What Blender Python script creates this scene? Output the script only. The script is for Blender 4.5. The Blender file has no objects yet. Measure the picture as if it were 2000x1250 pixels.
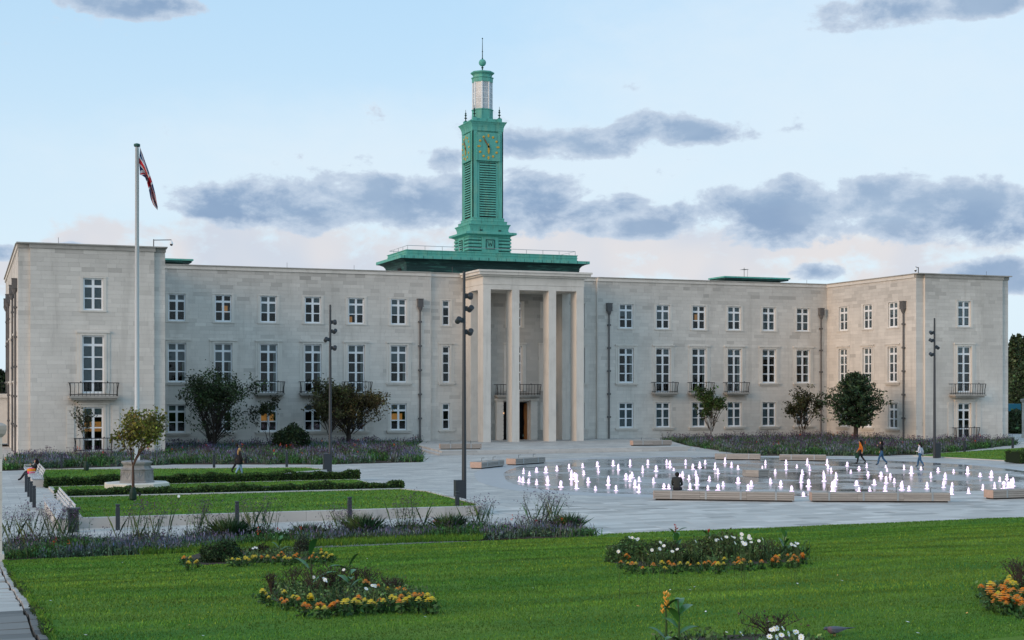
import bpy, math, random
import numpy as np
from mathutils import Matrix, Vector
R = math.radians
random.seed(7); rng = np.random.default_rng(7)
scene = bpy.context.scene
col = scene.collection

# ------------------------------------------------------------------ camera
# x runs along the facade, y away from the viewer, z up; the plaza lies at z = 0
YAW, EYE = 0.364, 5.5
cam_data = bpy.data.cameras.new('camera')
cam_data.sensor_width = 36.0
cam_data.lens = 2787.0 / 2000.0 * 36.0
cam_data.shift_y = 0.0665
cam_data.clip_start, cam_data.clip_end = 0.5, 6000.0
cam = bpy.data.objects.new('camera', cam_data)
cam.location = (0, 0, EYE)
cam.rotation_euler = (R(90), 0, -YAW)
col.objects.link(cam)
scene.camera = cam

# ------------------------------------------------------------------ world and sun
scene.view_settings.view_transform = 'Standard'
scene.view_settings.look = 'None'
scene.view_settings.exposure = 0.65
scene.view_settings.gamma = 1.0
scene.view_settings.use_curve_mapping = False
SUN_EL, SUN_AZ = R(15), R(-109)          # azimuth from +y, clockwise seen from above
world = bpy.data.worlds.new('World')
scene.world = world
world.use_nodes = True


class NG:
    """small helper for node graphs"""
    def __init__(s, tree):
        s.t = tree; s.n = tree.nodes; s.l = tree.links

    def node(s, kind, **kw):
        n = s.n.new(kind)
        for k, v in kw.items(): setattr(n, k, v)
        return n

    def put(s, sock, v):
        if isinstance(v, (int, float)): sock.default_value = v
        elif isinstance(v, (tuple, list)):
            v = tuple(v)
            if len(v) == 3 and len(sock.default_value) == 4: v = v + (1,)
            sock.default_value = v
        else: s.l.new(v, sock)

    def math(s, op, a, b=0.0, c=0.0, clamp=False):
        n = s.node('ShaderNodeMath', operation=op, use_clamp=clamp)
        s.put(n.inputs[0], a); s.put(n.inputs[1], b); s.put(n.inputs[2], c)
        return n.outputs[0]

    def mix(s, f, a, b, blend='MIX'):
        n = s.node('ShaderNodeMix', data_type='RGBA', blend_type=blend)
        s.put(n.inputs[0], f); s.put(n.inputs[6], a); s.put(n.inputs[7], b)
        return n.outputs[2]

    def noise(s, vec, scale, detail=4.0, rough=0.5, dist=0.0):
        n = s.node('ShaderNodeTexNoise')
        if vec is not None: s.l.new(vec, n.inputs['Vector'])
        n.inputs['Scale'].default_value = scale; n.inputs['Detail'].default_value = detail
        n.inputs['Roughness'].default_value = rough; n.inputs['Distortion'].default_value = dist
        return n.outputs[0]

    def ramp(s, f, a, b, c=0.0, d=1.0):
        n = s.node('ShaderNodeMapRange', interpolation_type='SMOOTHSTEP')
        s.put(n.inputs[0], f); s.put(n.inputs[1], a); s.put(n.inputs[2], b); s.put(n.inputs[3], c); s.put(n.inputs[4], d)
        return n.outputs[0]

    def vec(s, x, y, z=0.0):
        n = s.node('ShaderNodeCombineXYZ')
        s.put(n.inputs[0], x); s.put(n.inputs[1], y); s.put(n.inputs[2], z)
        return n.outputs[0]


def lin(r, g, b):
    f = lambda c: (c / 255 / 12.92) if c / 255 <= 0.04045 else ((c / 255 + 0.055) / 1.055) ** 2.4
    return (f(r), f(g), f(b))


def build_sky():
    g = NG(world.node_tree)
    g.n.clear()
    out = g.node('ShaderNodeOutputWorld')
    bg = g.node('ShaderNodeBackground')
    STR = 0.13
    EXPO = 2 ** scene.view_settings.exposure
    bg.inputs['Strength'].default_value = STR
    sky = g.node('ShaderNodeTexSky', sky_type='NISHITA')
    sky.sun_disc = False
    sky.sun_elevation = SUN_EL
    sky.sun_rotation = SUN_AZ
    sky.altitude = 0; sky.air_density = 1.0; sky.dust_density = 1.0; sky.ozone_density = 1.6
    tc = g.node('ShaderNodeTexCoord')
    sp = g.node('ShaderNodeSeparateXYZ')
    g.l.new(tc.outputs['Generated'], sp.inputs[0])
    az = g.math('ARCTAN2', sp.outputs[0], sp.outputs[1])
    el = g.math('ARCSINE', sp.outputs[2])
    # clouds drift in long flat banks: noise stretched along the horizon
    v1 = g.vec(g.math('MULTIPLY', az, 1.0), g.math('MULTIPLY', el, 2.0))
    w1 = g.math('SUBTRACT', g.noise(v1, 5.0, 3.0), 0.5)
    v1b = g.vec(g.math('ADD', az, 7.3), g.math('MULTIPLY', el, 2.0))
    w2 = g.math('SUBTRACT', g.noise(v1b, 6.0, 3.0), 0.5)
    azd = g.math('ADD', az, g.math('MULTIPLY', w1, 0.06))
    eld = g.math('ADD', el, g.math('MULTIPLY', w2, 0.022))
    fb = g.math('SUBTRACT', g.noise(g.vec(az, g.math('MULTIPLY', el, 1.7)), 21.0, 10.0, 0.62, 0.15), 0.5)

    def bank(cl):
        m = None
        for x, y, rx, ry in cl:
            t = math.atan2(x - 1000, 2787.0)
            a = YAW + t
            e = math.atan2((758 - y) * math.cos(t), 2787.0)
            ra, re = 1.12 * rx / 2787.0, 1.22 * ry / 2787.0
            da = g.math('MULTIPLY', g.math('SUBTRACT', azd, a), 1 / ra)
            de = g.math('MULTIPLY', g.math('SUBTRACT', eld, e), 1 / re)
            d2 = g.math('ADD', g.math('MULTIPLY', da, da), g.math('MULTIPLY', de, de))
            k = g.math('SUBTRACT', 1.0, d2)
            m = k if m is None else g.math('SMOOTH_MAX', m, k, 0.25)
        return m
    # the same kind of cloud goes on all round the sky
    far = g.noise(g.vec(az, g.math('MULTIPLY', el, 2.6)), 2.3, 5.0, 0.55)
    # thin cream-pink layer low over the roofs
    pink = bank([(620, 500, 420, 75), (1030, 480, 300, 60), (1280, 470, 170, 55), (1480, 465, 170, 45), (1740, 470, 220, 36), (80, 545, 130, 40),
                 (300, 470, 190, 40), (1320, 530, 320, 34), (1850, 545, 220, 34)])
    pinkm = g.math('ADD', g.math('MAXIMUM', pink, g.math('MULTIPLY', g.math('SUBTRACT', far, 0.72), 5.0)), g.math('MULTIPLY', fb, 5.0))
    pinkf = g.ramp(pinkm, -0.25, 0.75)
    # blue-grey banks
    dark = bank([(560, 390, 170, 42), (800, 390, 190, 42), (1010, 395, 150, 52), (1180, 412, 110, 24), (430, 405, 70, 14),
                 (1130, 278, 170, 28), (1300, 255, 130, 26),
                 (1530, 415, 170, 46), (1740, 400, 200, 48), (1930, 420, 170, 44), (1260, 445, 110, 22), (1350, 425, 80, 22),
                 (1600, 530, 50, 15), (1960, 540, 90, 30), (870, 305, 60, 22),
                 (1720, 22, 110, 30), (1900, 2, 160, 26), (250, 2, 110, 22), (60, 490, 110, 16)])
    far2 = g.noise(g.vec(g.math('ADD', az, 3.1), g.math('MULTIPLY', el, 3.4)), 2.6, 5.0, 0.55)
    darkm = g.math('ADD', g.math('MAXIMUM', dark, g.math('MULTIPLY', g.math('SUBTRACT', far2, 0.78), 5.0)), g.math('MULTIPLY', fb, 4.8))
    darkf = g.ramp(darkm, -0.22, 0.26)
    k = 1.0 / STR / EXPO
    c = lambda r, gg, b, m=1.0: tuple(q * k * m for q in lin(r, gg, b))
    # evening air brightens the clear sky towards the horizon
    clear = g.mix(0.78, sky.outputs[0], c(192, 228, 255))
    pale = g.ramp(el, 0.30, 0.02)
    clear = g.mix(g.math('MULTIPLY', pale, 0.85), clear, c(226, 242, 252))
    tint = g.ramp(g.noise(g.vec(az, el), 9.0, 3.0), 0.35, 0.65)
    cream = g.mix(tint, c(205, 212, 226), c(230, 224, 224))
    veil = g.ramp(g.math('ADD', bank([(1700, 200, 700, 330), (1000, 330, 900, 130)]), g.math('MULTIPLY', fb, 1.0)), -0.3, 1.2)
    clear = g.mix(g.math('MULTIPLY', veil, 0.60), clear, c(229, 241, 250))
    core = g.ramp(darkm, 0.0, 1.15)
    mott = g.ramp(g.noise(g.vec(az, g.math('MULTIPLY', el, 2.0)), 14.0, 6.0), 0.3, 0.7)
    blue = g.mix(core, c(198, 213, 231), g.mix(mott, c(138, 165, 198), c(160, 183, 210)))
    skyc = g.mix(g.math('MULTIPLY', pinkf, 0.85), clear, cream)
    skyc = g.mix(g.math('MULTIPLY', darkf, 0.95), skyc, blue)
    # below the horizon the world stays dull
    low = g.ramp(el, -0.02, 0.0)
    skyc = g.mix(low, c(95, 105, 100), skyc)
    g.l.new(skyc, bg.inputs['Color'])
    g.l.new(bg.outputs[0], out.inputs[0])


build_sky()
sun_data = bpy.data.lights.new('sun', 'SUN')
sun_data.energy = 1.15
sun_data.angle = R(30)
sun_data.color = (1.0, 0.68, 0.44)
sun = bpy.data.objects.new('sun', sun_data)
sd = Vector((math.sin(SUN_AZ) * math.cos(SUN_EL), math.cos(SUN_AZ) * math.cos(SUN_EL), math.sin(SUN_EL)))
sun.rotation_euler = sd.to_track_quat('Z', 'Y').to_euler()
col.objects.link(sun)

scene.render.engine = 'CYCLES'
scene.cycles.use_denoising = True
scene.cycles.max_bounces = 6
scene.cycles.transparent_max_bounces = 12
scene.render.film_transparent = False

# ------------------------------------------------------------------ helpers
CY, SY = math.cos(YAW), math.sin(YAW)


def gp(x, y, z=0.0):
    """where a sight line from the photographer's standpoint meets the level z"""
    t = (x - 1000) / 2787.0
    k = (EYE - z) * 2787.0 / (y - 758.0)
    return Vector(((SY + t * CY) * k, (CY - t * SY) * k, z))


class MB:
    def __init__(s, xf=None):
        s.v = []; s.f = []; s.m = []; s.tone = []; s.xf = xf

    def add(s, vs, fs, mi=0, tone=0.0):
        b = len(s.v)
        if s.xf is not None: vs = [s.xf @ Vector(p) for p in vs]
        s.v += [tuple(p) for p in vs]
        for f in fs:
            s.f.append(tuple(i + b for i in f)); s.m.append(mi); s.tone.append(tone)

    def box(s, x0, x1, y0, y1, z0, z1, mi=0, tone=0.0, skip=''):
        vs = [(x0, y0, z0), (x1, y0, z0), (x1, y1, z0), (x0, y1, z0), (x0, y0, z1), (x1, y0, z1), (x1, y1, z1), (x0, y1, z1)]
        fs = {'b': (0, 3, 2, 1), 't': (4, 5, 6, 7), 'f': (0, 1, 5, 4), 'k': (2, 3, 7, 6), 'l': (3, 0, 4, 7), 'r': (1, 2, 6, 5)}
        s.add(vs, [f for k, f in fs.items() if k not in skip], mi, tone); return s

    def tube(s, pts, rad, n=8, mi=0, caps=True, tone=0.0):
        pts = [Vector(p) for p in pts]
        if isinstance(rad, (int, float)): rad = [rad] * len(pts)
        vs = []; fs = []
        ref = None
        for i, p in enumerate(pts):
            d = (pts[min(i + 1, len(pts) - 1)] - pts[max(i - 1, 0)])
            d = d.normalized() if d.length > 1e-9 else Vector((0, 0, 1))
            if ref is None or abs(ref.dot(d)) > 0.95:
                ref = Vector((1, 0, 0)) if abs(d.x) < 0.8 else Vector((0, 1, 0))
            a = d.cross(ref).normalized(); b = d.cross(a)
            ref = -b if False else ref
            for k in range(n):
                t = 2 * math.pi * k / n
                vs.append(p + (a * math.cos(t) + b * math.sin(t)) * rad[i])
        for i in range(len(pts) - 1):
            for k in range(n):
                k2 = (k + 1) % n
                fs.append((i * n + k, i * n + k2, (i + 1) * n + k2, (i + 1) * n + k))
        if caps:
            fs.append(tuple(range(n))); fs.append(tuple(range(len(pts) * n - 1, (len(pts) - 1) * n - 1, -1)))
        s.add(vs, fs, mi, tone); return s

    def lathe(s, prof, n=16, c=(0, 0, 0), ph=0.0, mi=0, caps=True, tone=0.0):
        vs = []; fs = []
        for r, z in prof:
            for k in range(n):
                t = 2 * math.pi * k / n + ph
                vs.append((c[0] + r * math.cos(t), c[1] + r * math.sin(t), c[2] + z))
        for i in range(len(prof) - 1):
            for k in range(n):
                k2 = (k + 1) % n
                fs.append((i * n + k, i * n + k2, (i + 1) * n + k2, (i + 1) * n + k))
        if caps:
            fs.append(tuple(range(n - 1, -1, -1))); b = (len(prof) - 1) * n; fs.append(tuple(range(b, b + n)))
        s.add(vs, fs, mi, tone); return s

    def square(s, prof, c=(0, 0, 0), mi=0, caps=True):
        return s.lathe([(w * math.sqrt(2), z) for w, z in prof], 4, c, math.pi / 4, mi, caps)

    def prism(s, poly, z0, z1, mi=0, tone=0.0):
        n = len(poly)
        vs = [(p[0], p[1], z0) for p in poly] + [(p[0], p[1], z1) for p in poly]
        a = sum(poly[i][0] * poly[(i + 1) % n][1] - poly[(i + 1) % n][0] * poly[i][1] for i in range(n))
        fs = [tuple(range(n, 2 * n)), tuple(range(n - 1, -1, -1))] + [(i, (i + 1) % n, n + (i + 1) % n, n + i) for i in range(n)]
        if a < 0: fs = [f[::-1] for f in fs]
        s.add(vs, fs, mi, tone); return s

    def mesh(s, name, mats, smooth=False):
        me = bpy.data.meshes.new(name)
        me.from_pydata(s.v, [], s.f)
        if not isinstance(mats, (list, tuple)): mats = [mats]
        for m in mats: me.materials.append(m)
        if len(mats) > 1: me.polygons.foreach_set('material_index', s.m)
        if any(s.tone):
            at = me.attributes.new('tone', 'FLOAT', 'FACE'); at.data.foreach_set('value', s.tone)
        if smooth: me.polygons.foreach_set('use_smooth', [True] * len(s.f))
        me.update()
        return me

    def build(s, name, mats, parent=None, smooth=False, loc=None, rz=0.0):
        return link(name, s.mesh(name, mats, smooth), parent, loc, rz)


def link(name, me, parent=None, loc=None, rz=0.0):
    o = bpy.data.objects.new(name, me)
    col.objects.link(o)
    if parent is not None: o.parent = parent
    if loc is not None: o.location = loc
    if rz: o.rotation_euler = (0, 0, rz)
    return o


def tag(o, label, cat=None, group=None, kind=None):
    o['label'] = label
    if cat: o['category'] = cat
    if group: o['group'] = group
    if kind: o['kind'] = kind
    return o


def thing(name, loc, label, cat, group=None, rz=0.0):
    o = link(name, None, None, loc, rz)
    return tag(o, label, cat, group)


def structure(o):
    o['kind'] = 'structure'; return o


def copy_tree(o, loc, rz=None, label=None, scale=None):
    c = o.copy(); col.objects.link(c); c.location = loc
    if rz is not None: c.rotation_euler = (0, 0, rz)
    if label: c['label'] = label
    if scale: c.scale = (scale,) * 3 if isinstance(scale, (int, float)) else scale
    for ch in o.children:
        d = ch.copy(); col.objects.link(d); d.parent = c
        for gch in ch.children:
            e = gch.copy(); col.objects.link(e); e.parent = d
    return c


# ------------------------------------------------------------------ materials
def mat(name, base, rough=0.8, metal=0.0, spec=0.3, var=0.0, vscale=3.0, bump=0.0, bscale=20.0, attr=False, stretch=None, dark=None, dscale=0.5, damt=0.0, streak=None, samt=0.0, sscale=(1.5, 1.5, 0.12)):
    m = bpy.data.materials.new(name); m.use_nodes = True
    g = NG(m.node_tree); b = g.n['Principled BSDF']
    b.inputs['Roughness'].default_value = rough; b.inputs['Metallic'].default_value = metal
    b.inputs['Specular IOR Level'].default_value = spec
    geo = g.node('ShaderNodeNewGeometry')
    pos = geo.outputs['Position']
    if stretch:
        mp = g.node('ShaderNodeMapping'); mp.inputs['Scale'].default_value = stretch
        g.l.new(pos, mp.inputs[0]); pos = mp.outputs[0]
    c = None
    if var:
        n1 = g.noise(pos, vscale, 5.0, 0.6)
        f = g.math('ADD', 1.0 - var, g.math('MULTIPLY', n1, 2 * var))
        if attr:
            a = g.node('ShaderNodeAttribute', attribute_name='tone')
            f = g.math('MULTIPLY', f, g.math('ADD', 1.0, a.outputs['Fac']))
        c = g.mix(1.0, base, g.vec(f, f, f), 'MULTIPLY')
    if dark and damt:
        n2 = g.noise(pos, dscale, 6.0, 0.65)
        c = g.mix(g.math('MULTIPLY', g.ramp(n2, 0.48, 0.70), damt), c if c is not None else base, dark)
    if streak and samt:                                # rain runs down the surface
        mp2 = g.node('ShaderNodeMapping'); mp2.inputs['Scale'].default_value = sscale; g.l.new(geo.outputs['Position'], mp2.inputs[0])
        n3 = g.noise(mp2.outputs[0], 1.0, 6.0, 0.7)
        c = g.mix(g.math('MULTIPLY', g.ramp(n3, 0.50, 0.72), samt), c if c is not None else base, streak)
    if c is not None: g.l.new(c, b.inputs['Base Color'])
    else: b.inputs['Base Color'].default_value = tuple(base) + (1,)
    if bump:
        bn = g.node('ShaderNodeBump'); bn.inputs['Strength'].default_value = bump; bn.inputs['Distance'].default_value = 0.02
        g.l.new(g.noise(geo.outputs['Position'], bscale, 4.0), bn.inputs['Height']); g.l.new(bn.outputs[0], b.inputs['Normal'])
    return m


def leaf_mat(name, rough=0.6, trans=0.25):
    """plants: every face carries its own colour"""
    m = bpy.data.materials.new(name); m.use_nodes = True
    g = NG(m.node_tree); b = g.n['Principled BSDF']; o = g.n['Material Output']
    a = g.node('ShaderNodeAttribute', attribute_name='col')
    g.l.new(a.outputs['Color'], b.inputs['Base Color'])
    b.inputs['Roughness'].default_value = rough; b.inputs['Specular IOR Level'].default_value = 0.25
    t = g.node('ShaderNodeBsdfTranslucent'); g.l.new(a.outputs['Color'], t.inputs[0])
    mx = g.node('ShaderNodeMixShader'); mx.inputs[0].default_value = trans
    g.l.new(b.outputs[0], mx.inputs[1]); g.l.new(t.outputs[0], mx.inputs[2]); g.l.new(mx.outputs[0], o.inputs[0])
    return m


def emit_mat(name, color, strength, base=(0.8, 0.8, 0.8)):
    m = bpy.data.materials.new(name); m.use_nodes = True
    b = m.node_tree.nodes['Principled BSDF']
    b.inputs['Base Color'].default_value = tuple(base) + (1,)
    b.inputs['Emission Color'].default_value = tuple(color) + (1,); b.inputs['Emission Strength'].default_value = strength
    b.inputs['Roughness'].default_value = 0.5
    return m


def glass_mat():
    m = bpy.data.materials.new('window_glass'); m.use_nodes = True
    g = NG(m.node_tree); o = g.n['Material Output']; g.n.remove(g.n['Principled BSDF'])
    gl = g.node('ShaderNodeBsdfGlossy'); gl.inputs['Roughness'].default_value = 0.015; gl.inputs['Color'].default_value = (0.9, 0.95, 1, 1)
    tr = g.node('ShaderNodeBsdfTransparent'); tr.inputs['Color'].default_value = (0.72, 0.77, 0.78, 1)
    fr = g.node('ShaderNodeFresnel'); fr.inputs['IOR'].default_value = 1.5
    geo = g.node('ShaderNodeNewGeometry')
    bn = g.node('ShaderNodeBump'); bn.inputs['Strength'].default_value = 0.03; bn.inputs['Distance'].default_value = 0.05
    g.l.new(g.noise(geo.outputs['Position'], 0.5, 1.0), bn.inputs['Height'])
    g.l.new(bn.outputs[0], gl.inputs['Normal'])
    mx = g.node('ShaderNodeMixShader')
    g.l.new(g.math('MULTIPLY', fr.outputs[0], 0.5), mx.inputs[0]); g.l.new(tr.outputs[0], mx.inputs[1]); g.l.new(gl.outputs[0], mx.inputs[2]); g.l.new(mx.outputs[0], o.inputs[0])
    return m


M = {}
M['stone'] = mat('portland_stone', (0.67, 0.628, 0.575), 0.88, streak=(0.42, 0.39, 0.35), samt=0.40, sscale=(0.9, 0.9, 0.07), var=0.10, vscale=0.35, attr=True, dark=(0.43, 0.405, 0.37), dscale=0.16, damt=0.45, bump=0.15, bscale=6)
M['stone_clean'] = mat('dressed_stone', (0.68, 0.64, 0.585), 0.85, streak=(0.42, 0.39, 0.35), samt=0.35, sscale=(2.0, 2.0, 0.15), var=0.09, vscale=0.7, attr=True, dark=(0.42, 0.395, 0.36), dscale=0.45, damt=0.30)
M['coping'] = mat('weathered_coping', (0.36, 0.34, 0.31), 0.9, var=0.25, vscale=0.9, dark=(0.19, 0.18, 0.16), dscale=0.7, damt=0.6)
M['mortar'] = mat('mortar', (0.46, 0.44, 0.41), 0.95, var=0.1)
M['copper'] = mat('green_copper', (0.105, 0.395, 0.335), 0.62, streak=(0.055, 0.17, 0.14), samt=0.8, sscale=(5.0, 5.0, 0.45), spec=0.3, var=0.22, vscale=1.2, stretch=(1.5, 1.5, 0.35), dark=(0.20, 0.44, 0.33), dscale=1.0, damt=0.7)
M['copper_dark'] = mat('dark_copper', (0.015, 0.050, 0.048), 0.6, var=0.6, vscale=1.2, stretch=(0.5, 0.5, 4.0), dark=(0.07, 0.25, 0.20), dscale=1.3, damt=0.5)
M['white'] = mat('white_paint', (0.80, 0.82, 0.84), 0.5, var=0.04)
M['iron'] = mat('black_iron', (0.018, 0.018, 0.02), 0.55, var=0.2)
M['lead'] = mat('lead_pipe', (0.13, 0.125, 0.125), 0.65, var=0.25, vscale=4)
M['post'] = mat('charcoal_metal', (0.040, 0.047, 0.056), 0.45, metal=0.2, spec=0.4, var=0.1)
M['gold'] = mat('gilding', (0.62, 0.38, 0.06), 0.42, metal=0.35, var=0.15, vscale=6)
M['rust'] = mat('rusty_gilding', (0.22, 0.10, 0.035), 0.7, var=0.3, vscale=8)
M['dark'] = mat('dark_interior', (0.012, 0.012, 0.014), 0.9)
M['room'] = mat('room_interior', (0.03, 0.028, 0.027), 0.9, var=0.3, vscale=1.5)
M['blind'] = mat('roller_blind', (0.30, 0.315, 0.325), 0.9, var=0.05)
M['curtain'] = mat('curtain', (0.52, 0.50, 0.47), 0.9, var=0.15, vscale=5, stretch=(8, 8, 0.2))
M['lit'] = emit_mat('lamplit_room', (1.0, 0.42, 0.10), 0.22, (0.5, 0.3, 0.15))
M['lamp'] = emit_mat('lamp_glow', (1.0, 0.45, 0.12), 0.8)
M['glass'] = glass_mat()
M['wood'] = mat('weathered_timber', (0.34, 0.315, 0.29), 0.75, var=0.25, vscale=2.5, stretch=(1, 1, 6), attr=True)
M['oak'] = mat('oak_door', (0.24, 0.115, 0.045), 0.5, var=0.3, vscale=3, stretch=(8, 8, 0.6))
M['steel'] = mat('galvanised_steel', (0.40, 0.42, 0.43), 0.45, metal=0.6, var=0.12)
M['bench_white'] = mat('pale_bench_timber', (0.50, 0.51, 0.53), 0.7, var=0.15, vscale=5, attr=True)
M['pole'] = mat('white_pole', (0.62, 0.65, 0.69), 0.4, var=0.05)
M['rubber'] = mat('tyre_rubber', (0.02, 0.02, 0.02), 0.9)
M['bark'] = mat('bark', (0.055, 0.043, 0.035), 0.9, var=0.35, vscale=8, stretch=(1, 1, 0.3), bump=0.4, bscale=15)
M['soil'] = mat('soil', (0.045, 0.032, 0.022), 0.95, var=0.4, vscale=6, bump=0.5, bscale=12)
M['leaf'] = leaf_mat('leaves')
M['leaf_dull'] = leaf_mat('dull_leaves', 0.75, 0.12)
# ------------------------------------------------------------------ ground, plaza, terrace, lawns
def sheet(name, poly, z, m, thick=None):
    b = MB()
    if thick: b.prism(poly, z - thick, z)
    else:
        n = len(poly)
        a = sum(poly[i][0] * poly[(i + 1) % n][1] - poly[(i + 1) % n][0] * poly[i][1] for i in range(n))
        f = tuple(range(n)) if a > 0 else tuple(range(n - 1, -1, -1))
        b.add([(p[0], p[1], z) for p in poly], [f])
    return structure(b.build(name, m))


def paving_mat():
    m = bpy.data.materials.new('granite_paving'); m.use_nodes = True
    g = NG(m.node_tree); b = g.n['Principled BSDF']
    geo = g.node('ShaderNodeNewGeometry')
    br = g.node('ShaderNodeTexBrick'); br.offset = 0.45
    g.l.new(geo.outputs['Position'], br.inputs['Vector'])
    br.inputs['Scale'].default_value = 1.0; br.inputs['Brick Width'].default_value = 1.2; br.inputs['Row Height'].default_value = 0.6
    br.inputs['Mortar Size'].default_value = 0.008; br.inputs['Mortar Smooth'].default_value = 0.3; br.inputs['Bias'].default_value = 0.0
    br.inputs['Color1'].default_value = (0.39, 0.375, 0.36, 1); br.inputs['Color2'].default_value = (0.54, 0.515, 0.48, 1); br.inputs['Mortar'].default_value = (0.24, 0.24, 0.24, 1)
    n = g.noise(geo.outputs['Position'], 0.35, 6.0, 0.65)
    f = g.math('ADD', 0.66, g.math('MULTIPLY', n, 0.68))
    f = g.math('MULTIPLY', f, g.ramp(g.noise(geo.outputs['Position'], 0.9, 5.0, 0.7), 0.58, 0.80, 1.0, 0.80))
    a = g.node('ShaderNodeAttribute', attribute_name='tone')
    f = g.math('MULTIPLY', f, g.math('ADD', 1.0, a.outputs['Fac']))
    c = g.mix(1.0, br.outputs['Color'], g.vec(f, f, f), 'MULTIPLY')
    g.l.new(c, b.inputs['Base Color'])
    b.inputs['Roughness'].default_value = 0.62; b.inputs['Specular IOR Level'].default_value = 0.4
    return m


def slab_mat():
    m = bpy.data.materials.new('paving_slab'); m.use_nodes = True
    g = NG(m.node_tree); b = g.n['Principled BSDF']
    geo = g.node('ShaderNodeNewGeometry'); oi = g.node('ShaderNodeObjectInfo')
    n = g.noise(geo.outputs['Position'], 0.8, 6.0, 0.65)
    f = g.math('ADD', 0.82, g.math('MULTIPLY', n, 0.36))
    a = g.node('ShaderNodeAttribute', attribute_name='tone')
    f = g.math('MULTIPLY', f, g.math('ADD', 1.0, a.outputs['Fac']))
    c = g.mix(1.0, (0.485, 0.46, 0.432), g.vec(f, f, f), 'MULTIPLY')
    g.l.new(c, b.inputs['Base Color'])
    b.inputs['Roughness'].default_value = 0.6; b.inputs['Specular IOR Level'].default_value = 0.4
    return m


def grass_ground_mat():
    m = bpy.data.materials.new('lawn_turf'); m.use_nodes = True
    g = NG(m.node_tree); b = g.n['Principled BSDF']
    geo = g.node('ShaderNodeNewGeometry'); p = geo.outputs['Position']
    mp = g.node('ShaderNodeMapping'); mp.inputs['Scale'].default_value = (0.45, 1.0, 1.0); g.l.new(p, mp.inputs[0])
    n1 = g.noise(mp.outputs[0], 0.55, 6.0, 0.62); n2 = g.noise(p, 9.0, 4.0, 0.7)
    c = g.mix(g.ramp(n1, 0.30, 0.72), (0.048, 0.160, 0.022), (0.155, 0.245, 0.034))
    f = g.math('ADD', 0.55, g.math('MULTIPLY', n2, 0.9))
    c = g.mix(1.0, c, g.vec(f, f, f), 'MULTIPLY')
    g.l.new(c, b.inputs['Base Color'])
    b.inputs['Roughness'].default_value = 0.9; b.inputs['Specular IOR Level'].default_value = 0.1
    bn = g.node('ShaderNodeBump'); bn.inputs['Strength'].default_value = 0.8; bn.inputs['Distance'].default_value = 0.05
    g.l.new(g.noise(p, 14.0, 5.0, 0.7), bn.inputs['Height']); g.l.new(bn.outputs[0], b.inputs['Normal'])
    return m


def wet_mat():
    m = bpy.data.materials.new('wet_paving'); m.use_nodes = True
    g = NG(m.node_tree); b = g.n['Principled BSDF']
    geo = g.node('ShaderNodeNewGeometry'); p = geo.outputs['Position']
    n = g.noise(p, 0.22, 5.0, 0.6)
    br = g.node('ShaderNodeTexBrick'); g.l.new(p, br.inputs['Vector'])
    br.inputs['Brick Width'].default_value = 0.9; br.inputs['Row Height'].default_value = 0.45; br.inputs['Mortar Size'].default_value = 0.012; br.inputs['Scale'].default_value = 1.0
    br.inputs['Color1'].default_value = (0.21, 0.212, 0.22, 1); br.inputs['Color2'].default_value = (0.28, 0.28, 0.285, 1); br.inputs['Mortar'].default_value = (0.05, 0.05, 0.05, 1)
    wet = g.ramp(n, 0.40, 0.60)
    c = g.mix(wet, (0.38, 0.38, 0.385), br.outputs['Color'])
    g.l.new(c, b.inputs['Base Color'])
    g.put(b.inputs['Roughness'], g.math('SUBTRACT', 0.32, g.math('MULTIPLY', wet, 0.24)))
    b.inputs['Specular IOR Level'].default_value = 0.5
    bn = g.node('ShaderNodeBump'); bn.inputs['Strength'].default_value = 0.12; bn.inputs['Distance'].default_value = 0.02
    g.l.new(g.noise(p, 7.0, 3.0), bn.inputs['Height']); g.l.new(bn.outputs[0], b.inputs['Normal'])
    return m


M['paving'] = paving_mat(); M['slab'] = slab_mat(); M['turf'] = grass_ground_mat(); M['wet'] = wet_mat()
M['kerb'] = mat('granite_kerb', (0.47, 0.465, 0.46), 0.8, var=0.15, vscale=1.5)
M['field'] = mat('distant_ground', (0.06, 0.08, 0.04), 0.95, var=0.3, vscale=0.05)

# ground sheet to the horizon with the rise towards the viewer kept below the lawn
sheet('ground', [(-3000, -3000), (3000, -3000), (3000, 4000), (-3000, 4000)], -0.25, M['field'])
sheet('plaza_pavement', [(-60, 46.5), (140, 46.5), (140, 152), (-60, 152)], 0.0, M['paving'], 0.2)

WET = [(31.3, 83.5), (33.6, 89.0), (38.5, 96.5), (45.5, 101.3), (51, 101.8), (56.5, 100.3), (62.3, 95.3), (66, 88.5), (66.6, 81), (63.5, 72.5), (57, 65.0), (48.5, 61.8), (40, 62.6), (32.6, 66.6), (29.3, 71.5), (29.5, 77.5)]
def smooth_loop(P, n=8, grow_=0.0):
    out = []; k = len(P); c = Vector((sum(p[0] for p in P) / k, sum(p[1] for p in P) / k))
    for i in range(k):
        p0, p1, p2, p3 = (Vector(P[(i + j - 1) % k]) for j in range(4))
        for j in range(n):
            t = j / n; q = .5 * ((2 * p1) + (p2 - p0) * t + (2 * p0 - 5 * p1 + 4 * p2 - p3) * t * t + (3 * p1 - p0 - 3 * p2 + p3) * t ** 3)
            out.append(tuple(q + (q - c).normalized() * grow_))
    return out
ring = MB(); ci, co = smooth_loop(WET), smooth_loop(WET, 8, 1.9); nn = len(ci)
ring.add([(p[0], p[1], 0.004) for p in ci] + [(p[0], p[1], 0.004) for p in co], [(k, (k + 1) % nn, nn + (k + 1) % nn, nn + k) for k in range(nn)])
structure(ring.build('fountain_ring_pavement', mat('pale_ring_paving', (0.43, 0.43, 0.44), 0.5, var=0.14, vscale=0.8)))
sheet('fountain_floor', smooth_loop(WET, 8, -.02), 0.008, M['wet'])

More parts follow.
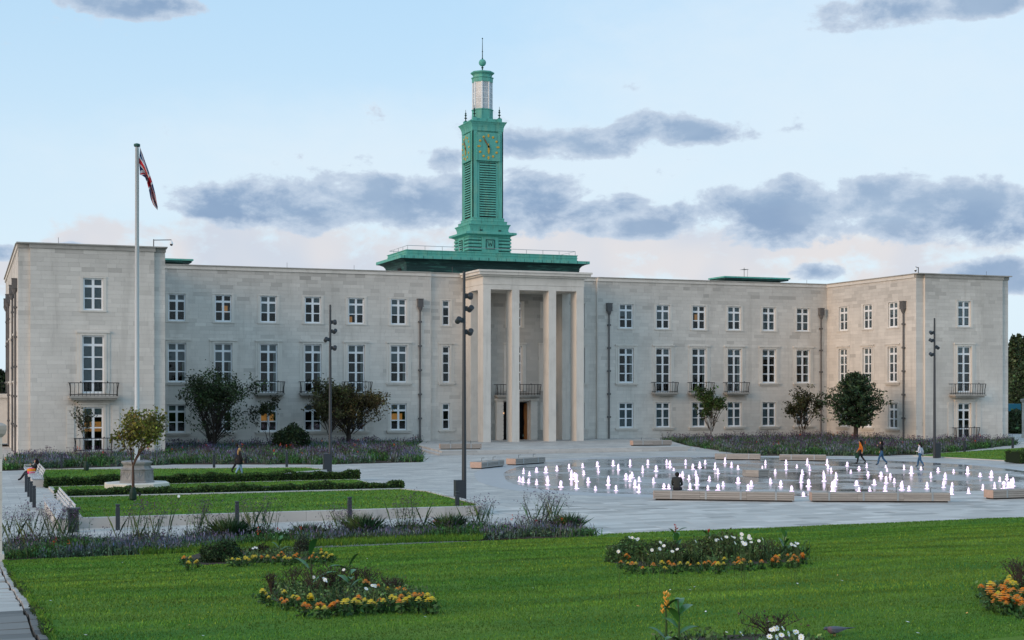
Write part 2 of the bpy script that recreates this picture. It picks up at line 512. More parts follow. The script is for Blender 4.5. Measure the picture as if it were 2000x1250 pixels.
# individual slabs where the paving comes nearest
def pave(x0, x1, y0, y1, z, sx, sy, n_obj, parent, z_of=None):
    """slabs laid in rows; the first n_obj of them as pieces, the rest joined"""
    rest = MB(); k = 0; row = 0
    shared = {}
    y = y0
    while y < y1 - 0.05:
        x = x0 - (row % 3) * sx * 0.37
        while x < x1:
            w = sx * random.choice((0.75, 1.0, 1.25))
            xa, xb = max(x, x0) + 0.006, min(x + w, x1) - 0.006
            if xb - xa > 0.08:
                tone = random.gauss(0, 0.15)
                h = random.uniform(0.004, 0.009)
                if k < n_obj:
                    key = (round(xb - xa, 2), round(tone * 12))
                    if key not in shared:
                        b = MB(); b.box(-(xb - xa) / 2, (xb - xa) / 2, -sy / 2 + 0.006, sy / 2 - 0.006, -0.03, 0, 0, tone or 0.01, 'b'); shared[key] = b.mesh('slab', M['slab'])
                    link('slab', shared[key], parent, ((xa + xb) / 2, y + sy / 2, z + h))
                    k += 1
                else:
                    rest.box(xa, xb, y + 0.006, y + sy - 0.006, z - 0.03, z + h, 0, tone, 'b')
            x += w
        y += sy; row += 1
    if rest.f:
        o = rest.build('slabs', M['slab'], parent); o['kind'] = 'stuff'


slab_bed = sheet('slab_pavement', [(21.9, 47.3), (58, 47.3), (58, 62.3), (21.9, 62.3)], 0.003, M['kerb'])
pave(22.0, 58.0, 47.35, 62.2, 0.003, 1.25, 0.6, 300, slab_bed)

# terrace with two steps in front of the portico
TP = [(36.3, 111.4), (59.6, 112.2), (64.2, 125.0), (66.2, 133.2), (41.6, 133.2), (38.2, 124.5)]
def grow(poly, d):
    c = Vector((sum(p[0] for p in poly) / len(poly), sum(p[1] for p in poly) / len(poly)))
    return [tuple(Vector(p) + (Vector(p) - c).normalized() * d) if p[1] < 130 else p for p in poly]
st = MB().prism(grow(TP, 0.55), -0.01, 0.17).build('terrace_step', M['kerb']); structure(st)
# tread stones on the step edges
tr = structure(MB().prism(TP, 0.16, 0.33).build('terrace_pavement', M['paving']))
x = 36.4
while x < 59.0:
    w = random.uniform(1.6, 3.0); t0 = (x - 36.3) / 23.3; yb = 111.4 + 0.8 * t0
    b = MB().box(0.01, w - 0.01, -0.035, 0.36, 0.0, 0.17, 0, random.gauss(0, 0.06) or 0.01)
    b.build('step_stone', M['slab'], tr, loc=(x, yb, 0.164), rz=math.atan2(0.8, 23.3))
    b2 = MB().box(0.01, w - 0.01, -0.035, 0.36, 0.0, 0.17, 0, random.gauss(0, 0.06) or 0.01)
    b2.build('step_stone', M['slab'], tr, loc=(x - 0.5, yb - 0.52, 0.004), rz=math.atan2(0.8, 23.3))
    x += w

# ------------------------------------------------------------------ the town hall
YW, XC = 133.07, 51.12
hall = thing('town_hall', (XC, YW, 0), 'pale stone three-storey town hall with square-columned portico and green clock tower', 'building')
ZT = 16.85


class Wall:
    """a plane of the building: a runs along it (to the viewer's right), n points outwards"""
    def __init__(s, u, v, rz):
        s.M = Matrix.Translation((u, v, 0)) @ Matrix.Rotation(rz, 4, 'Z'); s.rz = rz
        s.open = []

    def at(s, a, y, z): return s.M @ Vector((a, y, z))


def rect_minus(r, holes):
    out = [r]
    for h in holes:
        nxt = []
        for a0, a1, z0, z1 in out:
            if h[0] >= a1 or h[1] <= a0 or h[2] >= z1 or h[3] <= z0:
                nxt.append((a0, a1, z0, z1)); continue
            if h[0] > a0: nxt.append((a0, h[0], z0, z1))
            if h[1] < a1: nxt.append((h[1], a1, z0, z1))
            m0, m1 = max(a0, h[0]), min(a1, h[1])
            if h[2] > z0: nxt.append((m0, m1, z0, h[2]))
            if h[3] < z1: nxt.append((m0, m1, h[3], z1))
        out = nxt
    return [q for q in out if q[1] - q[0] > 0.02 and q[3] - q[2] > 0.02]


def weld(b):
    ids = {}; new = []; mp = []
    for p in b.v:
        k = tuple(round(c, 4) for c in p)
        if k not in ids: ids[k] = len(new); new.append(p)
        mp.append(ids[k])
    b.v = new; b.f = [tuple(mp[i] for i in f) for f in b.f]


def ashlar(w, a0, a1, z0, z1, n_obj=0, soot_shade=0.0, course=0.35, mean=1.0, top_dirt=True, mlabel=None):
    """backing wall with openings and reveals, faced with single stones"""
    keep_ = w.open; w.open = [h for h in keep_ if h[1] > a0 and h[0] < a1]
    xs = sorted({a0, a1} | {q for h in w.open for q in h[:2] if a0 < q < a1})
    zs = sorted({z0, z1} | {q for h in w.open for q in h[2:4] if z0 < q < z1})
    b = MB(w.M)
    for i in range(len(xs) - 1):
        for j in range(len(zs) - 1):
            cx, cz = (xs[i] + xs[i + 1]) / 2, (zs[j] + zs[j + 1]) / 2
            if any(h[0] < cx < h[1] and h[2] < cz < h[3] for h in w.open): continue
            b.add([(xs[i], 0.022, zs[j]), (xs[i + 1], 0.022, zs[j]), (xs[i + 1], 0.022, zs[j + 1]), (xs[i], 0.022, zs[j + 1])], [(0, 1, 2, 3)], 1)
    for h0, h1, h2, h3 in w.open:
        D = 0.34
        b.add([(h0, 0.022, h2), (h0, D, h2), (h0, D, h3), (h0, 0.022, h3)], [(3, 2, 1, 0)])
        b.add([(h1, 0.022, h2), (h1, D, h2), (h1, D, h3), (h1, 0.022, h3)], [(0, 1, 2, 3)])
        b.add([(h0, 0.022, h3), (h1, 0.022, h3), (h1, D, h3), (h0, D, h3)], [(3, 2, 1, 0)])
        b.add([(h0, 0.022, h2), (h1, 0.022, h2), (h1, D, h2), (h0, D, h2)], [(0, 1, 2, 3)])
    weld(b)
    wall = b.build('wall', [M['stone'], M['mortar']], hall)
    stones = []
    n = max(1, round((z1 - z0) / course)); ch = (z1 - z0) / n
    for r in range(n):
        za, zb = z0 + r * ch, z0 + (r + 1) * ch
        x = a0 - random.uniform(0, mean)
        while x < a1:
            L = mean * random.uniform(0.65, 1.45)
            q = (max(x, a0), min(x + L, a1), za, zb); x += L
            if q[1] - q[0] < 0.05: continue
            ps = rect_minus(q, w.open)
            if not ps: continue
            t = random.gauss(0, 0.034)
            rel = (za - z0) / (z1 - z0)
            if random.random() < 0.02 + 0.12 * (rel > 0.82) + 0.04 * (rel > 0.6): t -= random.uniform(0.07, 0.20)
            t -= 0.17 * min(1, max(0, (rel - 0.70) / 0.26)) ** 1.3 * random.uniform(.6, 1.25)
            za_ = sum(1 for h in w.open if 0.0 < h[2] - zb + ch < 1.1 and h[0] - .5 < (q[0] + q[1]) / 2 < h[1] + .5)
            if za_: t -= random.uniform(0.03, 0.11)
            if soot_shade and abs(q[0] + q[1]) < 9.2: t -= soot_shade  # grime and the portico's shade are both put into these stones' tone
            stones.append((sum((p[1] - p[0]) * (p[3] - p[2]) for p in ps), t, random.uniform(-0.003, 0.003), ps))
    stones.sort(key=lambda s: -s[0])
    rest = MB(w.M); g = 0.004
    for i, (ar, t, d, ps) in enumerate(stones):
        m = MB(w.M) if i < n_obj else rest
        for p in ps:
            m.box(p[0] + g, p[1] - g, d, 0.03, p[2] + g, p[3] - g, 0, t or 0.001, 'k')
        if i < n_obj: m.build('stone', M['stone'], wall)
    if rest.f:
        o = rest.build('stonework', M['stone'], wall); o['kind'] = 'stuff'
    return wall


def frosted():
    m = bpy.data.materials.new('frosted_pane'); m.use_nodes = True
    g = NG(m.node_tree); o = g.n['Material Output']; b = g.n['Principled BSDF']
    geo = g.node('ShaderNodeNewGeometry'); n = g.noise(geo.outputs['Position'], 1.0, 1.0)
    b.inputs['Base Color'].default_value = (0.62, 0.66, 0.69, 1); b.inputs['Roughness'].default_value = 0.2
    tr = g.node('ShaderNodeBsdfTransparent'); tr.inputs[0].default_value = (0.85, 0.9, 0.93, 1)
    mx = g.node('ShaderNodeMixShader'); g.l.new(g.ramp(n, 0.3, 0.7, 0.35, 0.55), mx.inputs[0])
    g.l.new(b.outputs[0], mx.inputs[1]); g.l.new(tr.outputs[0], mx.inputs[2]); g.l.new(mx.outputs[0], o.inputs[0])
    return m


_cache = {}
def cached(key, fn):
    if key not in _cache: _cache[key] = fn()
    return _cache[key]


BL = random.Random(3)
def window(w, a, z0, z1, wd, rows, ncol=2, style='plain', blind=None, lit=None, sill=False, curtain=0):
    """a painted casement in an opening of a wall, panes and stone trim as pieces"""
    a0, a1 = a - wd / 2, a + wd / 2
    w.open.append((a0, a1, z0, z1))
    H = z1 - z0
    top = 0.30 if rows >= 3 else 0.5
    hs = [H * (0.255 if rows == 3 else 0.20 if rows == 4 else 0.165)]            # transom light, then equal rows
    hs += [(H - hs[0]) / (rows - 1)] * (rows - 1)
    F, Bm, T = 0.115, 0.05, 0.095
    def frame():
        b = MB()
        b.box(-wd / 2, -wd / 2 + F, 0.13, 0.21, 0, H); b.box(wd / 2 - F, wd / 2, 0.13, 0.21, 0, H)
        b.box(-wd / 2 + F, wd / 2 - F, 0.13, 0.21, 0, F + 0.02); b.box(-wd / 2 + F, wd / 2 - F, 0.13, 0.21, H - F, H)
        if ncol == 2: b.box(-0.10, 0.10, 0.128, 0.205, F + 0.02, H - F)
        zt = H - hs[0]
        xr = [(-wd / 2 + F, -0.10), (0.10, wd / 2 - F)] if ncol == 2 else [(-wd / 2 + F, wd / 2 - F)]
        for x0, x1 in xr:
            b.box(x0, x1, 0.132, 0.20, zt - T, zt + T)
            z = zt
            for h in hs[2:]:
                z -= h; b.box(x0, x1, 0.14, 0.19, z - Bm, z + Bm)
        return b.mesh('window', M['white'])
    key = (wd, round(H, 2), rows, ncol)
    o = link('window', cached(('f',) + key, frame), hall, w.at(a, 0, z0), w.rz)
    # panes
    zt = H - hs[0]
    cells = [(zt + T, H - F)]
    z = zt - T
    for i in range(rows - 1):
        zb = zt - hs[1] * (i + 1)
        cells.append(((F + 0.02) if i == rows - 2 else zb + Bm, z)); z = zb - Bm
    xr = [(-wd / 2 + F, -0.10), (0.10, wd / 2 - F)] if ncol == 2 else [(-wd / 2 + F, wd / 2 - F)]
    for x0, x1 in xr:
        for c0, c1 in cells:
            pw, ph = x1 - x0, c1 - c0
            me = cached(('p', round(pw, 3), round(ph, 3)), lambda: MB().box(-pw / 2, pw / 2, 0, 0.012, -ph / 2, ph / 2).mesh('pane', M['glass']))
            link('pane', me, o, ((x0 + x1) / 2, 0.165, (c0 + c1) / 2))
    # what lies behind the glass
    me = _cache.get(('r',) + key[:2])
    if me is None:
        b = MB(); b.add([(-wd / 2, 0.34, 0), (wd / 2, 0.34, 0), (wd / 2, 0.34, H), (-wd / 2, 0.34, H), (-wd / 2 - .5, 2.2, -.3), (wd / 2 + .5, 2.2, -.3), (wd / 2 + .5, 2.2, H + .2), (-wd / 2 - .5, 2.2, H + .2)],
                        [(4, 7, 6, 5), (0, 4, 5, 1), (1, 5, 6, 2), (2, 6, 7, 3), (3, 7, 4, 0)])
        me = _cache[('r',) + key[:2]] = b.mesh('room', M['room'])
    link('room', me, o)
    if blind is None: blind = BL.choice((0.27, 0.27, 0.5, 0.62, 0.0))
    for k, (x0, x1) in enumerate(xr):
        fr = blind[k] if isinstance(blind, (tuple, list)) else blind
        if fr > 0:
            h = H * fr
            link('blind', MB().box(x0 - 0.03, x1 + 0.03, 0.235, 0.245, H - h, H - 0.03).mesh('blind', M['blind']), o)
    if curtain:
        b = MB(); n = 9
        for i in range(n):
            x = wd / 2 - 0.06 - i * 0.03
            b.box(x - 0.028, x, 0.26 + 0.02 * (i % 2), 0.30 + 0.02 * (i % 2), 0.05, H - 0.1)
        b.build('curtain', M['curtain'], o)
    if lit:
        x0, x1, c0, c1 = lit
        MB().box(x0, x1, 1.2, 1.22, H * c0, H * c1).build('lit_wall', M['lit'], o)
    # stone trim round the opening
    if style != 'none':
        def trim():
            b = MB(); G = 0.003
            if style == 'plain':
                e = 0.26
                b.box(-wd / 2 - e, wd / 2 + e, -0.05, 0.0, H + G, H + 0.10)
                b.box(-wd / 2 - e, wd / 2 + e, -0.07, 0.0, -0.12, -G)
                b.box(-wd / 2 - e, -wd / 2 - G, -0.03, 0.0, 0, H); b.box(wd / 2 + G, wd / 2 + e, -0.03, 0.0, 0, H)
            else:
                e1, e2 = 0.20, 0.42
                b.box(-wd / 2 - e1, -wd / 2 - G, -0.09, 0.0, 0, H); b.box(wd / 2 + G, wd / 2 + e1, -0.09, 0.0, 0, H)
                b.box(-wd / 2 - e1, wd / 2 + e1, -0.09, 0.0, H + G, H + e1)
                b.box(-wd / 2 - e2, -wd / 2 - e1 - G, -0.045, 0.0, 0, H + e1); b.box(wd / 2 + e1 + G, wd / 2 + e2, -0.045, 0.0, 0, H + e1)
                b.box(-wd / 2 - e2 - 0.03, wd / 2 + e2 + 0.03, -0.16, 0.0, H + e1 + G, H + e1 + 0.15)
            return b.mesh('surround', M['stone_clean'])
        link('surround', cached(('t', style) + key[:2], trim), o)
    if sill:
        e = 0.45
        link('sill', cached(('s', wd), lambda: MB().box(-wd / 2 - e, wd / 2 + e, -0.20, 0.12, -0.13, -0.004).box(-wd / 2 - e + .08, wd / 2 + e - .08, -0.12, 0.0, -0.27, -0.134).mesh('sill', M['stone_clean'])), o)
    return o


def balcony(w, a, z, width, depth=0.85, h=1.05, slab=0.30):
    """stone slab with an iron railing whose end bars bow outwards"""
    def mk():
        b = MB(); b.box(-width / 2, width / 2, -depth, -0.003, 0, slab * 0.55); b.box(-width / 2 + .12, width / 2 - .12, -depth + .12, -0.003, -slab * 0.45, -0.003)
        return b.mesh('balcony', M['coping'])
    o = link('balcony', cached(('b', width, depth), mk), hall, w.at(a, 0, z), w.rz)
    zt = slab * 0.55
    x0, y0 = width / 2 - 0.10, -depth + 0.10
    def rail():
        b = MB()
        for zz, e in ((zt + h, 0.10), (zt + 0.12, 0.0)):
            b.tube([(-x0 - e, -0.01, zz), (-x0 - e, y0 - e * .5, zz), (x0 + e, y0 - e * .5, zz), (x0 + e, -0.01, zz)], 0.03, 6)
        return b.mesh('rail', M['iron'])
    link('rail', cached(('br', width, depth), rail), o)
    bal = cached(('bal', h), lambda: MB().tube([(0, 0, zt), (0, 0.0, zt + .35), (0.02, -0.01, zt + .7), (0.0, -0.05, zt + h)], 0.02, 5).mesh('baluster', M['iron']))
    post = cached(('bp', h), lambda: MB().tube([(0, 0, zt - .01), (.005, 0, zt + .5), (0.10, -0.05, zt + h + .02)], 0.036, 6).mesh('baluster', M['iron']))
    n = max(6, int(width / 0.30))
    for i in range(1, n):
        link('baluster', bal, o, (-x0 + 2 * x0 * i / n, y0, 0))
    for sx in (-1, 1):
        p = link('baluster', post, o, (sx * x0, y0, 0)); p.scale = (sx, 1, 1)
        for j in (1, 2):
            link('baluster', bal, o, (sx * x0, y0 * (1 - j / 3.0), 0), 0)
    for fx in (-0.45, 0.45):
        link('finial', cached(('bf',), lambda: MB().lathe([(0.0, zt + h), (0.045, zt + h + .04), (0.05, zt + h + .08), (0.0, zt + h + .13)], 8, caps=False).mesh('finial', M['iron'])), o, (fx * width * 0.6, y0 - .04, 0))
    return o


def drainpipe(w, a, z0, z1):
    def mk():
        b = MB(); b.tube([(0, -0.16, 0), (0, -0.16, z1 - z0 - 0.7)], 0.085, 8)
        return b.mesh('drainpipe', M['lead'])
    o = link('drainpipe', cached(('dp', round(z1 - z0, 2)), mk), hall, w.at(a, 0, z0), w.rz)
    def hop():
        b = MB(); H = z1 - z0
        b.box(-0.27, 0.27, -0.40, -0.004, H - 0.75, H - 0.08); b.box(-0.31, 0.31, -0.44, -0.004, H - 0.08, H); b.box(-0.30, 0.30, -0.43, -0.004, H - 0.80, H - 0.75)
        for i in range(5): b.box(-0.27 + i * .122, -0.225 + i * .122, -0.418, -0.401, H - 0.75, H - 0.08)
        b.box(-0.29, 0.29, -0.43, -0.419, H - 0.45, H - 0.40)
        b.lathe([(0.26, H - .80), (0.20, H - 1.0), (0.09, H - 1.25)][::-1], 8, (0, -0.2, 0))
        return b.mesh('hopper', M['lead'])
    link('hopper', cached(('hp', round(z1 - z0, 2)), hop), o)
    bk = cached(('bk',), lambda: MB().box(-0.17, 0.17, -0.27, -0.003, -0.07, 0.07).box(-0.11, 0.11, -0.28, -0.27, -0.1, 0.1).mesh('bracket', M['lead']))
    k = 2.3
    while k < z1 - z0 - 1.6:
        link('bracket', bk, o, (0, 0, k)); k += 2.35
    return o


# --- planes
COLS = [12.17 + 4.22 * k for k in range(6)]
wl = Wall(0, 0, 0)
FF0, FF1 = 6.05, 9.65
bt = [(0.27, 0.27), (0.62, 0.58), (0.27, 0.25), (0.27, 0.27), (0.0, 0.0), (0.0, 0.27)]
for side in (-1, 1):
    for k, c in enumerate(COLS):
        a = side * c
        lit = None
        if side < 0 and k == 4: lit = (0.05, 0.6, 0.36, 0.62)
        if side > 0 and k == 2: lit = (0.1, 0.6, 0.36, 0.66)
        if side < 0 and k == 1: lit = (-0.6, -0.1, 0.04, 0.30)
        b3 = {(-1, 0): .60, (-1, 1): .62, (-1, 2): (0.0, .27), (-1, 3): .64, (-1, 4): (0.0, .0), (-1, 5): .27, (1, 0): (.5, .6), (1, 1): .62, (1, 2): (.27, 0.0), (1, 3): (.62, .62), (1, 4): .95, (1, 5): .9}[(side, k)]
        window(wl, a, 11.65, 14.15, 1.54, 3, style='plain', blind=b3, lit=lit)
        door = k in (1, 2, 3)
        b2 = {(-1, 0): .46, (-1, 1): .19, (-1, 2): .19, (-1, 3): .17, (-1, 4): .47, (-1, 5): .48, (1, 0): (0, .2), (1, 1): (0, .17), (1, 2): (0, .17), (1, 3): (.17, .17), (1, 4): (.3, .2), (1, 5): (.45, .0)}[(side, k)]
        window(wl, a, 5.08 if door else FF0, FF1, 1.65, 5 if door else 4, style='hood', blind=b2, sill=not door, curtain=1 if BL.random() < .75 else 0)
        if door: balcony(wl, a, 4.88, 2.75)
        lit = None
        if side < 0 and k == 0: lit = (-0.7, 0.7, 0.38, 0.62)
        if side < 0 and k == 3: lit = (-0.7, 0.7, 0.34, 0.64)
        window(wl, a, 1.42, 4.0, 1.62, 3, style='plain', blind=(0.27 if side < 0 else 0.96), lit=lit, sill=True)
wlR = Wall(0, 0, 0); wlR.open = list(wl.open)
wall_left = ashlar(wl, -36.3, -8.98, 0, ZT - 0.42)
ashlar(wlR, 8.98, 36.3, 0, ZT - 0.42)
for a in (-10.05, 10.15, 35.45): drainpipe(wl, a, 0.25, 14.2)

# recessed centre behind the portico
wc = Wall(0, 0.3, 0)
for a in (-7.24, 7.24):
    window(wc, a, 11.65, 14.13, 0.76, 3, 1, 'plain', blind=.35)
    window(wc, a, 6.05, 9.62, 0.76, 4, 1, 'hood', blind=0.0, sill=True)
    window(wc, a, 1.42, 4.0, 0.76, 3, 1, 'plain', blind=0.27, sill=True)
for a in (-3.75, 0.0, 3.75):
    window(wc, a, 5.2, 9.7, 1.5, 5, 2, 'hood', blind=0.0)
    window(wc, a, 11.65, 14.1, 1.5, 3, 2, 'plain', blind=0.3)
    if a: window(wc, a, 1.4, 4.0, 1.5, 3, 2, 'plain', blind=0.2)
wc.open.append((-1.35, 1.35, 0.33, 4.1))
ashlar(wc, -8.98, 8.98, 0.2, ZT - 0.42, soot_shade=0.24)
MB().box(8.90, 8.98, 0.01, 0.33, 0.2, ZT - 0.42).build('wall_return', M['stone'], hall)
MB().box(-8.98, -8.90, 0.01, 0.33, 0.2, ZT - 0.42).build('wall_return', M['stone'], hall)

# end pavilions
def pavilion(side):
    c = side * 41.9
    f = Wall(0, -15.9, 0)
    window(f, c, 11.65, 14.2, 1.5, 3, style='plain', blind=(.97 if side < 0 else .9))
    window(f, c, 5.1, 9.66, 1.66, 5, style='hood', blind=(.80 if side < 0 else .17))
    window(f, c, 0.5, 4.0, 1.55, 4, style='hood', blind=(.20 if side < 0 else .2), lit=((-0.7, 0.7, 0.44, 0.66) if side < 0 else None))
    balcony(f, c, 4.70, 3.74, 1.0); balcony(f, c, 0.34, 2.9, 0.6)
    ashlar(f, c - 4.72, c + 4.72, 0, ZT - 0.42, 300 if side < 0 else 0)
    e0, e1 = c - 5.6, c + 5.6
    s = Wall(0, -15.65, 0)
    ashlar(s, e0, c - 4.72, 0, ZT - 0.42, mean=1.2)
    ashlar(s, c + 4.72, e1, 0, ZT - 0.42, mean=1.2)
    for x, sx in ((c - 4.72, 1), (c + 4.72, -1)):
        MB().box(min(x, x + sx * .03), max(x, x + sx * .03), -15.87, -15.63, 0, ZT - 0.42).build('wall_return', M['stone'], hall)
    # cornice band and coping, following the projection
    b = MB(); z0 = ZT - 0.42
    b.box(c - 4.80, c + 4.80, -16.0, -15.62, z0, ZT - 0.10, 0); b.box(e0 - 0.05, c - 4.80, -15.75, -15.4, z0, ZT - 0.10); b.box(c + 4.80, e1 + 0.05, -15.75, -15.4, z0, ZT - 0.10)
    b.build('cornice', M['coping'], hall)
    MB().box(e0 - 0.14, e1 + 0.14, -16.12, -15.2, ZT - 0.098, ZT).build('coping', M['coping'], hall)
    for x in (c - 3.6, c - 1.6, c + 3.0):
        MB().box(x - .75, x + .75, -15.93, -15.89, 0.04, 0.24).build('basement_vent', M['dark'], hall)
    # stone quoins beside the ground-floor door
    for sx in (-1, 1):
        for k in range(10):
            z = 0.5 + k * 0.36
            MB().box(c + sx * 1.72 - .28, c + sx * 1.72 + .28, -15.955 if k % 2 else -15.94, -15.89, z, z + 0.34).build('quoin', M['stone_clean'], hall)
pavilion(-1); pavilion(1)

# flanks: the inner right one and the outer left one face the light
fr = Wall(36.3, 0, R(-90))
for a in (3.1, 7.5, 11.86):
    window(fr, a, 11.65, 14.2, 1.55, 3, style='plain', blind=.5); window(fr, a, 6.1, 9.7, 1.55, 4, style='hood', sill=True, blind=(.5, 0)); window(fr, a, 1.42, 4.0, 1.5, 3, style='plain', blind=.3, sill=True)
ashlar(fr, 0.0, 15.65, 0, ZT - 0.42); drainpipe(fr, 13.8, 0.2, 14.2)
fl = Wall(-47.5, 24.0, R(-90))
for a in (6, 12, 18, 24, 30, 35.5):
    window(fl, a, 11.65, 14.2, 1.5, 3, style='plain', blind=.5); window(fl, a, 6.1, 9.7, 1.5, 4, style='hood', blind=.3, sill=True); window(fl, a, 1.42, 4.0, 1.5, 3, style='plain', blind=.3)
ashlar(fl, 0, 39.65, 0, ZT - 0.42)
for a in (10, 17, 29.5, 37.4): drainpipe(fl, a, 0.2, 14.2)
fl2 = Wall(-36.3, -15.65, R(90)); ashlar(fl2, 0, 15.65, 0, ZT - 0.42)
fr2 = Wall(47.5, -15.65, R(90)); ashlar(fr2, 0, 39.65, 0, ZT - 0.42)
b = MB()
b.box(-36.3, -8.9, -0.10, 0.3, ZT - 0.42, ZT - 0.10); b.box(8.9, 36.2, -0.10, 0.3, ZT - 0.42, ZT - 0.10); b.box(-8.9, 8.9, 0.18, 0.6, ZT - 0.42, ZT - 0.10)
b.box(36.2, 36.6, -15.4, -0.10, ZT - 0.42, ZT - 0.10); b.box(-47.6, -47.2, -15.4, 24, ZT - 0.42, ZT - 0.10); b.box(-36.6, -36.3, -15.4, -0.1, ZT - 0.42, ZT - 0.10); b.box(47.2, 47.6, -15.4, 24, ZT - 0.42, ZT - 0.10)
b.build('cornice', M['stone'], hall)
b = MB()
b.box(-36.1, -8.98, -0.2, 0.5, ZT - 0.098, ZT - 0.01); b.box(8.98, 36.1, -0.2, 0.5, ZT - 0.098, ZT - 0.01); b.box(-8.98, 8.98, 0.08, 0.5, ZT - 0.098, ZT - 0.012)
b.box(36.1, 36.7, -15.2, -0.2, ZT - 0.098, ZT - 0.01); b.box(-47.7, -47.1, -15.2, 24, ZT - 0.098, ZT - 0.01); b.box(47.1, 47.7, -15.2, 24, ZT - 0.098, ZT - 0.01); b.box(-36.7, -36.1, -15.2, -0.2, ZT - 0.098, ZT - 0.01)
b.build('coping', M['coping'], hall)
MB().box(-47.2, 47.2, 0.45, 24, ZT - 0.9, ZT - 0.5).box(-47.2, -36.5, -15.4, 0.45, ZT - 0.9, ZT - 0.5).box(36.5, 47.2, -15.4, 0.45, ZT - 0.9, ZT - 0.5).build('flat_roof', M['coping'], hall)
MB().box(-47.4, 47.4, 23.7, 24.0, 0, ZT - 0.5).build('rear_wall', M['stone'], hall)

# side porch on the left flank with its balcony
b = MB(); b.box(-50.6, -47.52, 9.5, 15.5, 0.3, 4.6); b.box(-50.9, -47.5, 9.2, 15.8, 4.6, 4.95)
for k in range(10): b.box(-50.66, -50.0, 9.46, 9.5, 0.4 + k * .42, 0.4 + k * .42 + .38)
b.build('side_porch', M['stone_clean'], hall)
pr_ = MB().tube([(-50.7, 9.3, 6.0), (-50.7, 15.6, 6.0)], 0.03).tube([(-50.7, 9.3, 6.0), (-47.6, 9.3, 6.0)], .03).tube([(-50.7, 9.3, 5.1), (-47.6, 9.3, 5.1)], .03)
pr_ = pr_.build('porch_railing', M['iron'], hall)
for k in range(9): MB().tube([(-50.7 + k * .36, 9.3, 4.95), (-50.7 + k * .36, 9.3, 6.0)], 0.02, 5).build('baluster', M['iron'], pr_)

# --- portico
def portico():
    px = [(-5.23, -4.46), (-2.30, -1.53), (1.53, 2.30), (4.46, 5.23)]
    for x0, x1 in px:
        o = MB().box(x0, x1, -4.9, -3.4, 0.33, 14.95, 0, 0.001).build('portico_column', M['stone_clean'], hall)
        b = MB()
    for x0, x1 in (px[0], px[3]):
        MB().box(x0, x1, -1.3, 0.29, 0.33, 14.95).build('portico_pier', M['stone_clean'], hall)
    b = MB()
    b.box(-5.23, 5.23, -4.9, -3.4, 14.952, 15.42); b.box(-5.23, -4.46, -3.398, 0.29, 14.952, 15.42); b.box(4.46, 5.23, -3.398, 0.29, 14.952, 15.42)
    b.build('portico_lintel', M['stone_clean'], hall)
    b = MB(); b.box(-5.27, 5.27, -4.945, -3.3, 15.424, 16.18); b.box(-5.27, -4.4, -3.298, 0.29, 15.424, 16.18); b.box(4.4, 5.27, -3.298, 0.29, 15.424, 16.18)
    b.build('portico_frieze', M['stone_clean'], hall)
    b = MB(); b.box(-5.52, 5.52, -5.18, 0.1, 16.182, 16.34); b.box(-5.78, 5.78, -5.44, 0.1, 16.342, 16.60); b.box(-5.9, 5.9, -5.56, 0.1, 16.602, 16.78)
    b.build('portico_cornice', M['stone_clean'], hall)
    MB().box(-4.46, 4.46, -3.4, 0.28, 15.0, 15.2).build('portico_ceiling', M['stone_clean'], hall)
    for i in range(4):
        MB().box(-4.4, 4.4, -3.0 + i * .85, -2.85 + i * .85, 14.9, 14.998).build('ceiling_beam', M['stone_clean'], hall)
    # entrance
    for sx in (-1, 1):
        o = MB().box(-.33, .33, -.30, 0.32, 0.33, 4.25).build('door_pier', M['stone_clean'], hall, loc=(sx * 1.82, 0.0, 0))
        for k in range(10): MB().box(-.37, .37, -.335, -.30, 0.45 + k * .37, .45 + k * .37 + .33).build('door_block', M['stone_clean'], o)
    MB().box(-2.3, 2.3, -.45, .30, 4.252, 4.46).box(-2.2, 2.2, -.36, .30, 4.46, 4.62).build('door_lintel', M['stone_clean'], hall)
    d = MB().box(-1.35, 1.35, 1.6, 1.65, 0.34, 4.1).build('doorway_back', M['dark'], hall)
    for sx in (-1, 1):
        dl = MB().box(0, 0.62, -.03, .03, 0, 3.6).build('door', M['oak'], hall, loc=(sx * 1.33, 0.35, 0.36), rz=R(90 + sx * 8))
        MB().box(0.1, 0.52, -.05, .05, .3, 1.5).box(0.1, 0.52, -.05, .05, 1.8, 3.3).build('door_panel', M['oak'], dl)
        MB().box(.50, .56, -.09, .09, 1.4, 2.0).build('handle', M['iron'], dl)
    MB().lathe([(0.0, 0), (.08, .03), (.09, .13), (0.0, .2)], 10, caps=False).build('hanging_lantern', M['lamp'], hall, loc=(-1.0, 0.9, 2.9))
    pb = balcony(Wall(0, 0.0, 0), 0.0, 4.64, 4.7, 0.95)
portico()

# --- green roof pavilion under the tower
VT = 9.95
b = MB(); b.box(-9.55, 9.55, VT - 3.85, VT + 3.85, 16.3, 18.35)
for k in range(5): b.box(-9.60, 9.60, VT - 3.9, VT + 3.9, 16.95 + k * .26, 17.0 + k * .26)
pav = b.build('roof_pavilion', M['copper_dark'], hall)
b = MB()
prof = [(0.0, 18.0), (0.05, 18.2), (0.22, 18.42), (0.55, 18.58), (0.85, 18.63)]
for i in range(len(prof) - 1):
    (e0, z0), (e1, z1) = prof[i], prof[i + 1]
    A = lambda e, z: [(-9.55 - e, VT - 3.85 - e, z), (9.55 + e, VT - 3.85 - e, z), (9.55 + e, VT + 3.85 + e, z), (-9.55 - e, VT + 3.85 + e, z)]
    b.add(A(e0, z0) + A(e1, z1), [(k, (k + 1) % 4, 4 + (k + 1) % 4, 4 + k) for k in range(4)])
b.build('eaves_cove', M['copper_dark'], hall)
MB().box(-10.42, 10.42, VT - 4.65, VT + 4.65, 18.635, 18.92).build('eaves', M['copper'], hall)
